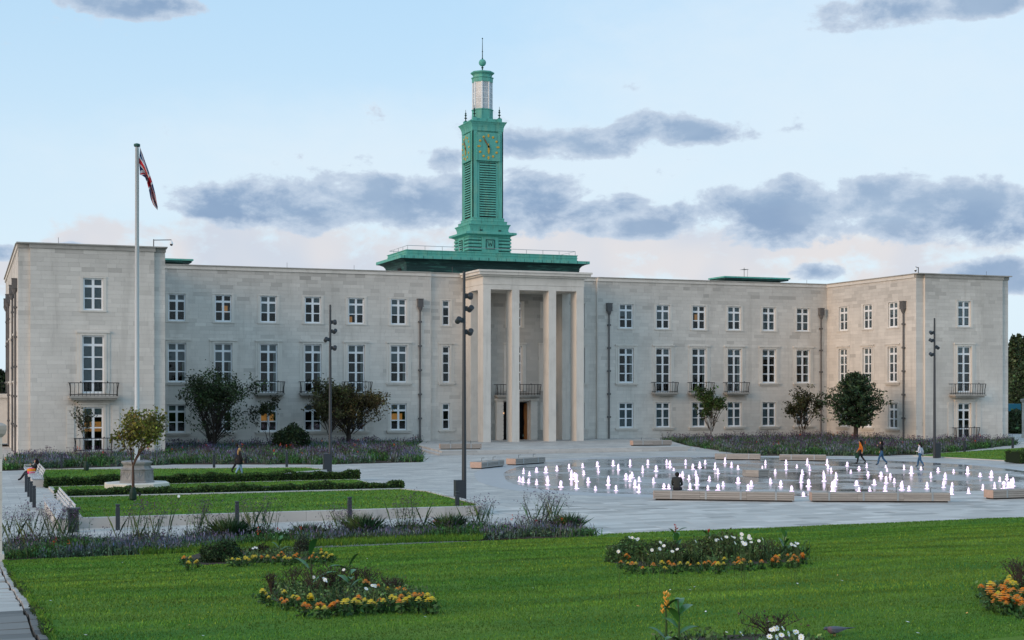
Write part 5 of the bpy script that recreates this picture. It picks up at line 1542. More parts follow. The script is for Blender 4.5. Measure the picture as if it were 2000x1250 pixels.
P = np.column_stack([.93 + abs(rng.normal(0, .07, 900)), rng.choice([24.0, 21.0, 29.5, 33, 38, 42], 900) + rng.normal(0, .5, 900)])
L = Leaves(); n = len(P); L.quads(np.column_stack([P, near_z(P[:, 0], P[:, 1]) + rng.uniform(.0, .07, n)]), rng.uniform(.02, .05, n), shades((.035, .06, .02), n, .4)); tag(L.build('weeds', M['leaf_dull']), 'small weeds growing along the path edging', kind='stuff')

# ------------------------------------------------------------------ trees and shrubs by the building
tree('garden_tree', (20.3, 127.5, 0), 7.4, 'dark multi-stemmed tree in front of the left wing', (.055, .080, .032), 8200, .14, .75, 3, .20, 5, 3, .34, .5, 11, .36, crown=2.9, sd=.5, ell=(3.5, 1.0, 6.7, 90))
tree('sapling', (25.9, 130.2, 0), 5.0, 'thin half-bare sapling between the dark tree and the round bush', (.035, .045, .016), 900, .14, .6, 4, .07, 2, 2, .36, .4, 12, .22, crown=1.9)
dome_bush((25.9, 121.6, 0), 1.65, 2.2, 'dense dark green round bush below the left wing windows', (.018, .034, .013), 9000, .12, 13, 'trees by the town hall', 'round_bush')
tree('garden_tree', (33.1, 129.6, 0), 5.6, 'russet-leaved spreading tree behind the far lamp mast', (.115, .088, .032), 7600, .14, 1.0, 3, .15, 1, 4, .34, .12, 14, .36, crown=3.0, sd=.45, ell=(3.9, 1.9, 5.5, 70))
tree('garden_tree', (30.9, 128.0, 0), 6.3, 'loose olive-leaved tree left of the russet tree', (.085, .082, .032), 4300, .15, .7, 3, .10, 1, 3, .42, .3, 15, .26, crown=1.6, sd=.45, ell=(2.4, 2.4, 6.5, 40))
tree('garden_tree', (70.7, 128.6, 0), 5.7, 'slender young tree with pale green leaves by the right wing', (.06, .10, .03), 2600, .16, .7, 3, .08, 1, 3, .36, .4, 16, .2, crown=1.3, ell=(1.75, 2.0, 5.6, 22))
tree('garden_tree', (80.6, 127.3, 0), 5.7, 'open-branched small tree left of the dark conifer', (.05, .055, .024), 3000, .15, .85, 3, .09, 2, 3, .34, .3, 17, .24, crown=1.7, ell=(2.2, 1.7, 5.6, 30))


def conifer(p, h, rx, label, seed):
    rn = np.random.default_rng(seed); t = thing('yew_tree', p, label, 'tree', 'trees by the town hall'); w = MB(); w.tube([(0, 0, -.05), (.05, 0, h * .4), (0, .05, h * .93)], [.22, .16, .03], 8); w.tube([(.2, .1, -.05), (.3, .1, h * .3)], [.12, .08], 6)
    L = Leaves(); n = 330
    for k in range(n):
        zz = h * (.26 + .70 * (k / n)); pr = float(np.interp((zz / h - .24) / .76, [0, .13, .32, .46, .68, .88, 1], [.40, .85, 1, .92, .58, .24, .04])); a = k * 2.39996; l = rx * pr * rn.uniform(.5, 1.28) * (1 + .12 * math.sin(3 * a + zz * 1.7)); el = rn.uniform(-.1, .45)
        d = np.array([math.cos(a) * math.cos(el), math.sin(a) * math.cos(el), math.sin(el)])
        w.tube([(0, 0, zz), tuple(d * l * .9 + np.array([0, 0, zz]))], [.03, .008], 3, caps=False)
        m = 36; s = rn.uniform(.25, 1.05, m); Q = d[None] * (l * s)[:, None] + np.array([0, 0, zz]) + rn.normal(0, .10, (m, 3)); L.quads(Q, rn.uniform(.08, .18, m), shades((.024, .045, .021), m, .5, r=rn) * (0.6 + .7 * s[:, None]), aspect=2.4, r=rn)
    w.build('trunk', M['bark'], t); L.build('crown', M['leaf_dull'], t)
conifer((80.9, 118.2, 0), 7.1, 3.0, 'dark bushy conifer in front of the inner flank', 18)


def guard(p):
    o = MB().lathe([(.13, 0), (.17, .08), (.16, .35), (.10, .55), (.08, .6)], 10).build('watering_bag', mat('green_bag', (.012, .035, .025), .6, var=.2), None, loc=p)
    return o
t1 = tree('young_tree', (7.2, 97.0, .1), 4.5, 'half-bare young tree before the left pavilion door', (.05, .055, .025), 420, .10, .55, 4, .075, 1, 3, .42, .5, 21, .12, crown=1.0, group='young lawn trees')
t2 = tree('young_tree', (7.05, 67.3, .36), 4.35, 'young tree with yellow-green crown on the near raised lawn', (.16, .155, .03), 3300, .105, .62, 4, .13, 1, 4, .40, .45, 24, .17, crown=1.28, group='young lawn trees', sd=.4, bark=mat('reddish_bark', (.09, .055, .045), .9, var=.4, vscale=9))
tag(guard((7.2, 97.0, .1)), 'dark green watering bag round the half-bare young tree', 'bag'); tag(guard((7.05, 67.3, .36)), 'dark green watering bag round the yellow-green young tree', 'bag')
# far trees beyond the building
def poplar(p, h, rx, label, seed, c=(.06, .085, .038)):
    rn = np.random.default_rng(seed); t = thing('far_tree', p, label, 'tree', 'trees beyond the building'); w = MB(); w.tube([(0, 0, 0), (0, 0, h * .9)], [.35, .05], 6)
    for k in range(26):
        z = h * (.12 + .03 * k); a = k * 2.4; w.tube([(0, 0, z), (math.cos(a) * rx * .6, math.sin(a) * rx * .6, z + h * .1)], [.08, .02], 4, caps=False)
    w.build('trunk', M['bark'], t); n = 5200; z = rn.uniform(.08, 1, n); a = rn.uniform(0, 6.28, n); lob = 1 + .25 * np.sin(a * 3 + z * 9); rr = rx * np.sin(np.pi * np.clip(z, .02, .99) ** .8) ** .6 * np.sqrt(rn.uniform(.15, 1, n)) * lob
    L = Leaves(); L.quads(np.column_stack([np.cos(a) * rr, np.sin(a) * rr, z * h]) + rn.normal(0, .15, (n, 3)), rn.uniform(.2, .42, n), shades(c, n, .5, r=rn), r=rn); L.build('crown', M['leaf'], t)
def along(px, Y): t = (px - 1000) / 2787.0; k = Y / (CY - t * SY); return Vector(((SY + t * CY) * k, Y, 0))
for i, (px, Y, h, rx, lb) in enumerate([(1979, 205, 14.6, 1.5, 'tall narrow poplar nearest the far pavilion corner'), (1990, 212, 15.2, 1.7, 'tall narrow poplar second from the far pavilion corner'), (2003, 208, 14.8, 1.7, 'tall poplar cut by the picture edge'), (1986, 190, 8.5, 2.4, 'lower bushy tree under the poplars'), (2004, 186, 9.5, 2.6, 'broad dark tree under the poplars'), (1984, 140, 2.6, 1.5, 'dark shrub beside the blue lorry')]):
    poplar(along(px, Y), h, rx, lb, 60 + i)
for i, (px, Y, h, rx, lb) in enumerate([(-2, 190, 7.6, 2.6, 'dark tree beyond the side porch'), (-40, 200, 9, 3, 'dark tree behind the gate pier')]): poplar(along(px, Y), h, rx, lb, 70 + i, (.03, .045, .02))
# ------------------------------------------------------------------ timber benches round the fountain
M['end_panel'] = mat('bench_end_panel', (.47, .335, .27), .7, var=.25, vscale=9)
M['shadow_gap'] = mat('bench_plinth', (.03, .028, .026), .8)
def box_bench(p0, p1, z, label, wd=.75, h=.47):
    p0, p1 = Vector(p0[:2]), Vector(p1[:2]); L_ = (p1 - p0).length; a = math.atan2(p1.y - p0.y, p1.x - p0.x)
    t = thing('timber_bench', (p0.x, p0.y, z), label, 'bench', 'timber benches round the fountain', a)
    MB().box(.08, L_ - .08, .06, wd - .06, 0, .075).build('plinth', M['shadow_gap'], t)
    MB().box(.03, L_ - .03, .03, wd - .03, .076, h - .03).build('core', M['shadow_gap'], t)
    n = 4; sh_ = (h - .08) / n
    seg = max(1, round(L_ / 2.4))
    for s in range(seg):
        xa, xb = L_ * s / seg + .004, L_ * (s + 1) / seg - .004
        for k in range(n):
            for y0, y1 in ((0, .03), (wd - .03, wd)):
                MB().box(xa, xb, y0, y1, .08 + k * sh_, .08 + (k + 1) * sh_ - .014, 0, random.gauss(0, .10) or .01).build('slat', M['wood'], t)
        for k in range(6):
            w_ = wd / 6; MB().box(xa, xb, k * w_ + .006, (k + 1) * w_ - .006, h - .029, h, 0, random.gauss(.05, .08) or .01).build('slat', M['wood'], t)
    for x0, x1 in ((-.025, .0), (L_, L_ + .025)): MB().box(x0, x1, .02, wd - .02, .07, h - .005).build('end_panel', M['end_panel'], t)
    k = max(2, round(L_ / 1.7))
    for i in range(k):
        x = L_ * (i + .5) / k
        MB().box(x - .045, x + .045, -.012, 0, .08, h + .012).box(x - .045, x + .045, -.012, wd * .5, h + .002, h + .014).build('strap', M['steel'], t)
        MB().tube([(x, wd * .5, h), (x, wd * .5, h + .22), (x, wd * .28, h + .24)], .016, 6).build('armrest', M['post'], t)
    return t
box_bench((31.42, 62.93), (37.15, 59.40), 0, 'long timber slat bench on which the dark-jacketed person sits')
box_bench((37.98, 59.09), (43.98, 56.47), 0, 'long empty timber slat bench in front of the fountain jets')
box_bench((47.20, 57.25), (53.6, 57.0), 0, 'timber slat bench with perforated end cut by the picture edge')
box_bench((32.62, 91.39), (35.16, 93.81), 0, 'short timber bench with pinkish end panel just right of the near lamp mast', .9)
box_bench((36.41, 94.76), (39.40, 96.58), 0, 'short timber bench with pinkish end panel at the back rim of the fountain', .9)
q0, q1 = gp(860, 878, .33), gp(940, 877.5, .33); box_bench(q0, q1, .33, 'timber bench on the terrace left of the portico')
q0, q1 = gp(1237, 871, .33), gp(1312, 870, .33); box_bench(q0, q1, .33, 'timber bench on the terrace right of the portico')
box_bench((53.55, 96.76), (56.35, 94.87), 0, 'timber bench behind the fountain, nearer the portico of the two')
box_bench((57.36, 93.66), (60.19, 91.78), 0, 'timber bench behind the fountain, nearer the walkers of the two')
def hexbench():
    t = thing('hexagonal_seat', (45.8, 77.6, 0), 'six-sided timber seat standing among the fountain jets', 'bench')
    MB().lathe([(.80, .02), (.80, .40)], 6, ph=.2).build('core', M['shadow_gap'], t)
    for k in range(6):
        a = k * math.pi / 3 + .2 + math.pi / 6
        for j in range(4): MB().box(-.44, .44, -.735, -.70, .03 + j * .1, .12 + j * .1, 0, random.gauss(0, .1)).build('slat', M['wood'], t, rz=a + math.pi / 2)
    MB().lathe([(.86, .405), (.86, .44)], 6, ph=.2).build('top', M['wood'], t)
hexbench()

# benches with backrests on the low walls
def wall_bench(x0, y0, y1, z, label):
    t = thing('slatted_bench', (x0, y0, 0), label, 'bench', 'pale slatted benches by the lawns'); L_ = y1 - y0
    n = max(2, round(L_ / 1.75)); wd = .56
    MB().box(.06, wd + .1, .05, L_ - .05, 0, z - .005, 0, .01).build('wall_base', M['slab'], t)
    for s in range(n):
        ya, yb = L_ * s / n + .01, L_ * (s + 1) / n - .01
        for k in range(5): MB().box(k * .112, k * .112 + .095, ya, yb, z + .03, z + .065, 0, random.gauss(0, .06)).build('seat_slat', M['bench_white'], t)
        MB().box(.02, wd, ya + .02, ya + .07, z, z + .029).build('bearer', M['steel'], t)
        for k in range(3):
            b = MB(); x_ = wd + .02 + k * .055; zz = z + .20 + k * .13; b.box(x_, x_ + .03, ya, yb, zz, zz + .115, 0, random.gauss(0, .06)); b.build('back_slat', M['bench_white'], t)
        MB().tube([(wd - .02, ya + .04, z), (wd + .03, ya + .04, z + .2), (wd + .17, ya + .04, z + .58)], .02, 6).build('back_stay', M['steel'], t)
        if s: MB().box(.02, wd + .06, ya - .03, ya + .03, z + .24, z + .27).box(.02, .06, ya - .02, ya + .02, z + .065, z + .24).build('armrest', M['bench_white'], t)
    for ye in (.015, L_ - .015): MB().box(.02, wd + .06, ye - .025, ye + .025, z + .24, z + .27).box(.02, .06, ye - .02, ye + .02, z + .03, z + .24).build('armrest', M['bench_white'], t)
wall_bench(3.18, 57.9, 68.4, .40, 'long pale slatted bench with backrest along the raised lawn')
wall_bench(3.28, 83.6, 95.6, .40, 'long pale slatted bench with the seated woman')

# ------------------------------------------------------------------ lamp masts
def mast():
    t = thing('lamp_mast', (0, 0, 0), '', 'lamp', 'lamp masts on the plaza')
    MB().tube([(0, 0, 0), (0, 0, 1.2), (0, 0, 11.0)], [.115, .11, .065], 14).build('pole', M['post'], t, smooth=False)
    MB().box(-.46, .02, -.17, .17, .02, 1.15).box(-.47, .03, -.18, .18, 1.15, 1.17).build('cabinet', M['post'], t)
    MB().box(-.40, -.04, -.185, -.17, .1, 1.05).build('cabinet_door', M['post'], t)
    for z, sx, tl in ((9.85, 1, -35), (9.25, 1, 25), (8.7, -1, 10), (8.15, 1, -12)):
        h_ = MB().box(min(0, sx * .17), max(0, sx * .17), -.05, .05, -.12, .12).build('spot_bracket', M['post'], t, loc=(0, 0, z))
        X = Matrix.Translation((sx * .30, -.05, .0)) @ Matrix.Rotation(R(tl), 4, 'Y') @ Matrix.Rotation(R(60), 4, 'X')
        m = MB(X); m.lathe([(.10, -.16), (.13, -.15), (.13, .14), (.115, .15)], 12); m.build('spotlight', M['post'], h_)
    return t
mt = mast(); mt.location = (21.85, 63.7, 0); mt['label'] = 'tall dark lamp mast with spotlights nearest the border'
copy_tree(mt, (22.3, 92.2, 0), R(0), 'tall dark lamp mast with spotlights in front of the left wing')
copy_tree(mt, (70.9, 92.9, 0), R(180), 'tall dark lamp mast with spotlights before the far pavilion')

# ------------------------------------------------------------------ bollards and bin
def bollard():
    t = thing('bollard', (0, 0, 0), '', 'bollard', 'dark square bollards along the paths')
    MB().square([(.078, 0), (.078, .86), (.062, .88), (.062, .92), (.078, .94), (.078, .99), (.068, 1.0)]).build('post', M['post'], t); return t
bo = bollard(); spots = [((463, 1028), 'bollard in front of the raised lawn below the canna'), ((683, 1018), 'bollard at the middle of the raised lawn wall'), ((893, 1005), 'bollard at the foot of the near lamp mast'), ((230, 1035), 'bollard beside the litter bin'),
     ((66.7, 990.9), 'nearest of the four bollards on the pale path'), ((61, 980.4), 'second nearest of the four bollards on the pale path'), ((56.4, 970), 'third of the four bollards on the pale path'), ((51.4, 960.6), 'farthest of the four bollards below the seated woman'),
     ((418, 917), 'bollard on the path left of the walking couple'), ((560, 912), 'bollard near the end of the far lawn'), ((120, 915), 'bollard behind the seated woman'), ((1884, 884), 'bollard at the edge of the corner lawn'), ((1978, 876), 'bollard by the far pavilion corner')]
for i, (p, lb) in enumerate(spots):
    q = gp(*p)
    if i == 0: bo.location = q; bo['label'] = lb
    else: copy_tree(bo, q, label=lb)
for i in range(4, 8):
    pass
q = gp(143, 1039); t = thing('litter_bin', q, 'dark square litter bin at the end of the near bench', 'bin')
MB().box(-.19, .19, -.19, .19, 0, .82).build('body', M['post'], t); MB().box(-.24, .24, -.24, .24, .86, .92).box(-.18, .18, -.18, .18, .82, .86).build('lid', M['post'], t); MB().box(-.13, .13, -.2, -.19, .55, .74).build('slot', M['dark'], t)
for px, py, lb in ((273, 973, 'small black ground spotlight below the yellow-green tree'), (349, 978, 'small black and white ground spotlight on the raised lawn')):
    q = gp(px, py, .36); t = thing('ground_spotlight', q, lb, 'lamp'); MB().tube([(0, 0, 0), (0, 0, .12)], .02, 6).build('stake', M['iron'], t); MB(Matrix.Translation((0, 0, .18)) @ Matrix.Rotation(R(60), 4, 'X')).lathe([(.04, -.07), (.055, -.05), (.065, .06)], 10).build('housing', M['iron'] if px < 300 else M['white'], t)

# ------------------------------------------------------------------ flagpole on its carved pedestal, and the flag
FP = Vector((8.55, 79.6, .1))
def pedestal():
    t = thing('flagpole', FP, 'tall white flagpole on an octagonal carved stone pedestal', 'flagpole')
    ph = R(22.5)
    ps = mat('pedestal_stone', (.27, .265, .26), .9, var=.22, vscale=3, dark=(.10, .097, .093), dscale=2.2, damt=.65, attr=True)
    MB().lathe([(1.78, 0), (1.78, .26), (1.74, .29)], 8, ph=ph).build('base_slab', M['stone_clean'], t)
    pd = MB().lathe([(.96, .29), (.96, .36), (.90, .40), (.88, .95), (.93, .99), (.93, 1.03), (.80, 1.08), (.74, 1.20), (.80, 1.30), (.86, 1.34), (.86, 1.42), (.70, 1.46)], 8, ph=ph).build('pedestal', ps, t)
    for k in range(8):
        X = Matrix.Rotation(k * math.pi / 4, 4, 'Z'); r_ = .89 * math.cos(math.pi / 8)
        for j, (x0, x1, z0, z1) in enumerate(((-.30, -.26, .44, .92), (.26, .30, .44, .92), (-.258, .258, .44, .47), (-.258, .258, .89, .92))):
            MB(X).box(x0, x1, -r_ - .02, -r_ + .03, z0, z1).build('panel_moulding', ps, pd)
        m = MB(X); 
        for s in (-1, 1): m.tube([(0, -r_ - .005, .50), (s * .10, -r_ - .01, .68), (s * .20, -r_ - .005, .84)], .018, 5)
        m.tube([(0, -r_ - .005, .50), (0, -r_ - .01, .86)], .018, 5); m.build('carving', ps, pd)
    MB().tube([(0, 0, 1.4), (0, 0, 2.3), (0, 0, 18.5)], [.135, .13, .095], 16).build('pole', M['pole'], t, smooth=True)
    MB().lathe([(.10, 18.48), (.17, 18.52), (.17, 18.64), (.06, 18.68)], 14).build('pole_cap', M['copper_dark'], t)
    MB().box(-.14, .14, -.15, -.1, 1.5, 2.5).build('pole_hatch', M['pole'], t)
    MB().tube([(.11, -.02, 2.6), (.10, -.02, 18.4)], .006, 4).build('halyard', M['white'], t)
pedestal()
def flag():
    T = [(195, 112), (222, 180), (250, 265), (290, 375), (320, 460), (338, 545), (352, 620), (368, 690)]; B_ = [(195, 385), (222, 398), (248, 415), (264, 455), (282, 530), (300, 610), (325, 668), (364, 720)]
    def curve(P, u):
        s = u * (len(P) - 1); i = min(int(s), len(P) - 2); f = s - i; return np.array(P[i]) * (1 - f) + np.array(P[i + 1]) * f
    nu, nv = 84, 40; V = np.zeros((nu + 1, nv + 1, 3)); S = .2 * .0283
    for i in range(nu + 1):
        u = i / nu; a, b = curve(T, u), curve(B_, u)
        for j in range(nv + 1):
            v = j / nv; p = a * (1 - v) + b * v; fold = math.sin(v * 9 + u * 5) * .16 * min(1, u * 3) + math.sin(u * 14 + v * 3) * .05
            V[i, j] = ((p[0] - 190) * S + .10 + .02 * math.sin(v * 9 + u * 5), fold, 18.65 - (p[1] - 95) * S)
    blue, red, wht = np.array((.012, .035, .13)), np.array((.50, .025, .04)), np.array((.68, .68, .70))
    def colour(u, v):
        x, y = (u - .5) * 2, v - .5                       # 2 : 1 field
        if abs(x) < .10 or abs(y) < .10: return red
        if abs(x) < .1667 or abs(y) < .1667: return wht
        for s in (1, -1):
            d = (y - s * x * .5) / math.sqrt(1.25)
            if abs(d) < .10:
                k = d if (x * s > 0) == (s > 0) else -d
                return red if 0 < d * (1 if x > 0 else -1) * s < .067 else wht
        return blue
    L = Leaves(); Q = []; C_ = []
    for i in range(nu):
        for j in range(nv):
            Q.append([V[i, j], V[i + 1, j], V[i + 1, j + 1], V[i, j + 1]]); C_.append(colour((i + .5) / nu, (j + .5) / nv))
    L._push(np.array(Q).reshape(-1, 3), np.arange(len(Q) * 4).reshape(-1, 4), np.array(C_))
    me = L.mesh('flag', M['leaf_dull'])
    import bmesh
    bm = bmesh.new(); bm.from_mesh(me); bmesh.ops.remove_doubles(bm, verts=bm.verts, dist=.0004); bm.to_mesh(me); bm.free()
    o = link('flag', me, None, FP); o.modifiers.new('thickness', 'SOLIDIFY').thickness = .004
    tag(o, 'red white and blue union flag hanging limp from the pole', 'flag')
flag()

# ------------------------------------------------------------------ stone gate piers
def pier(p, w_, h, label):
    t = thing('gate_pier', p, label, 'pillar'); z = 0; k = 0
    MB().box(-w_ / 2 - .06, w_ / 2 + .06, -w_ / 2 - .06, w_ / 2 + .06, -.2, .3).build('plinth', M['stone_clean'], t)
    z = .302
    while z < h - .45:
        hh = min(.42, h - .45 - z); MB().box(-w_ / 2, w_ / 2, -w_ / 2, w_ / 2, z, z + hh - .008, 0, random.gauss(-.08, .06)).build('stone', M['stone_clean'], t); z += hh; k += 1
    MB().square([(w_ / 2 + .02, h - .45), (w_ / 2 + .10, h - .35), (w_ / 2 + .13, h - .22), (w_ / 2 + .13, h - .10), (w_ / 2 + .02, h - .04), (w_ / 2 - .2, h)]).build('cap', M['coping'], t)
pier((.56, 46.95, .1), .82, 4.35, 'tall stone gate pier at the end of the garden path')
pier((110.1, 127.2, 0), 1.5, 4.35, 'stone gate pier beyond the far pavilion')

# ------------------------------------------------------------------ lorry behind the far pavilion
def lorry():
    q = along(1994, 158); t = thing('lorry', (q.x, q.y, 0), 'blue-green lorry half hidden behind the far pavilion', 'lorry')
    MB().box(-6.5, 0, 0, 2.4, 1.55, 3.35).build('body', mat('teal_paint', (.012, .14, .21), .4, var=.08), t)
    MB().box(-6.5, .02, -.02, 2.42, 1.40, 1.52).build('side_rail', M['steel'], t); MB().box(-6.4, -.1, .2, 2.2, .75, 1.38).build('chassis', M['iron'], t)
    MB().box(-8.6, -6.6, .1, 2.3, .7, 2.9).build('cab', M['white'], t)
    for x in (-.9, -2.1, -7.6):
        for y in (.15, 2.25):
            w_ = MB(Matrix.Translation((x, y, .5)) @ Matrix.Rotation(R(90), 4, 'X')).lathe([(.5, -.15), (.5, .15)], 16).build('wheel', M['rubber'], t)
            MB(Matrix.Translation((x, y, .5)) @ Matrix.Rotation(R(90), 4, 'X')).lathe([(.27, -.16), (.27, .16)], 12).build('rim', M['steel'], w_)
    for x in (-6.3, -3.0, -.2): MB().box(x - .06, x + .06, -.03, -.021, 1.41, 1.51).build('side_light', mat('amber_lens', (.6, .25, .03), .3), t)
lorry()

# ------------------------------------------------------------------ fountain jets
J1 = [(267,430),(294,375),(290,437),(335,390),(330,440),(386,365),(386,450),(451,370),(463,455),(527,352),(555,470),(612,340),(666,480),(708,332),(715,380),(630,415),(651,395),(665,430),(748,435),(812,325),(818,365),(797,490),(885,455),(921,320),(957,350),(940,495),(1009,415),(1037,430),(1053,405),(1039,318),(1075,470),(1098,505),(1103,430),(1126,345),(1125,370),(1163,312),(1220,360),(1203,440),(1293,310),(1316,330),(1341,355),(1308,482),(1275,482),(1383,405),(1403,405),(1425,310),(1447,415),(1457,488),(1478,345),(1497,385),(1504,455),(1524,332),(1562,308),(1580,490),(1590,425),(1630,345),(1652,375),(1650,492),(1688,462),(1700,305),(1745,330),(1792,345),(1791,440)]
J2 = [(28,480),(5,515),(130,325),(108,358),(168,458),(200,385),(240,485),(280,325),(280,362),(320,518),(357,345),(389,452),(398,395),(405,555),(431,325),(450,365),(442,482),(551,400),(554,445),(575,325),(585,355),(606,375),(617,518),(628,483),(641,435),(720,335),(747,385),(807,360),(789,475),(805,518),(862,345),(872,400),(886,515),(915,470),(966,408),(1000,345),(1010,372),(1003,458),(995,518),(1033,415),(1061,455),(1116,508),(1132,360),(1185,388),(1168,515),(1255,360),(1297,500),(1326,415),(1380,375),(1428,430),(1418,490),(1480,480),(1474,540),(1491,380),(1593,390),(1600,535),(1683,410),(1702,505),(1762,415),(1787,500),(1825,445),(1853,498),(1876,430),(1890,490),(1908,470),(1920,480)]
def jet_mat():
    m = bpy.data.materials.new('lit_water'); m.use_nodes = True; g = NG(m.node_tree); b = g.n['Principled BSDF']
    b.inputs['Base Color'].default_value = (.85, .8, .88, 1); b.inputs['Roughness'].default_value = .15
    lw = g.node('ShaderNodeLayerWeight'); lw.inputs[0].default_value = .45
    g.l.new(g.mix(lw.outputs['Facing'], (1, .80, 1), (.72, .42, .92)), b.inputs['Emission Color']); b.inputs['Emission Strength'].default_value = .46
    return m
M['jet'] = jet_mat(); M['jetlamp'] = emit_mat('jet_lamp', (.95, .62, 1.0), 2.2)
def jet_mesh(seed):
    rr = random.Random(seed); b = MB(); hh = rr.uniform(.34, .50)
    prof = [(.17, 0), (.11, .02), (.07, .05), (.085, hh * .25), (.10 + rr.uniform(0, .02), hh * .42), (.085 + rr.uniform(0, .02), hh * .6), (.075 + rr.uniform(0, .03), hh * .76), (.055, hh * .91), (.0, hh)]
    n = 10; vs = []; ox = 0
    for i, (r_, z) in enumerate(prof):
        ox += rr.gauss(0, .012)
        for k in range(n): t = 2 * math.pi * k / n; q = r_ * rr.uniform(.75, 1.25); vs.append((ox + q * math.cos(t), q * math.sin(t), z + rr.gauss(0, .008) * (i > 0)))
    fs = [(i * n + k, i * n + (k + 1) % n, (i + 1) * n + (k + 1) % n, (i + 1) * n + k) for i in range(len(prof) - 1) for k in range(n)]
    b.add(vs, fs); return b.mesh('water_jet', M['jet'], True)
JM = [jet_mesh(k) for k in range(6)]; JL = MB().lathe([(.16, 0), (.16, .012)], 12).mesh('light_ring', M['jetlamp'])
for q in [gp(940 + .28 * x, 820 + .28 * y) for x, y in J1] + [gp(1460 + .27 * x, 820 + .27 * y) for x, y in J2]:
    o = link('water_jet', random.choice(JM), None, (q.x, q.y, .014), random.uniform(0, 6.28)); s = random.uniform(.55, .95); o.scale = (s, s, s * random.uniform(.8, 1.35))
    tag(o, 'short glowing pinkish-white water jet rising from the wet fountain floor', 'water jet', 'fountain water jets'); link('light_ring', JL, o, (0, 0, -.004))

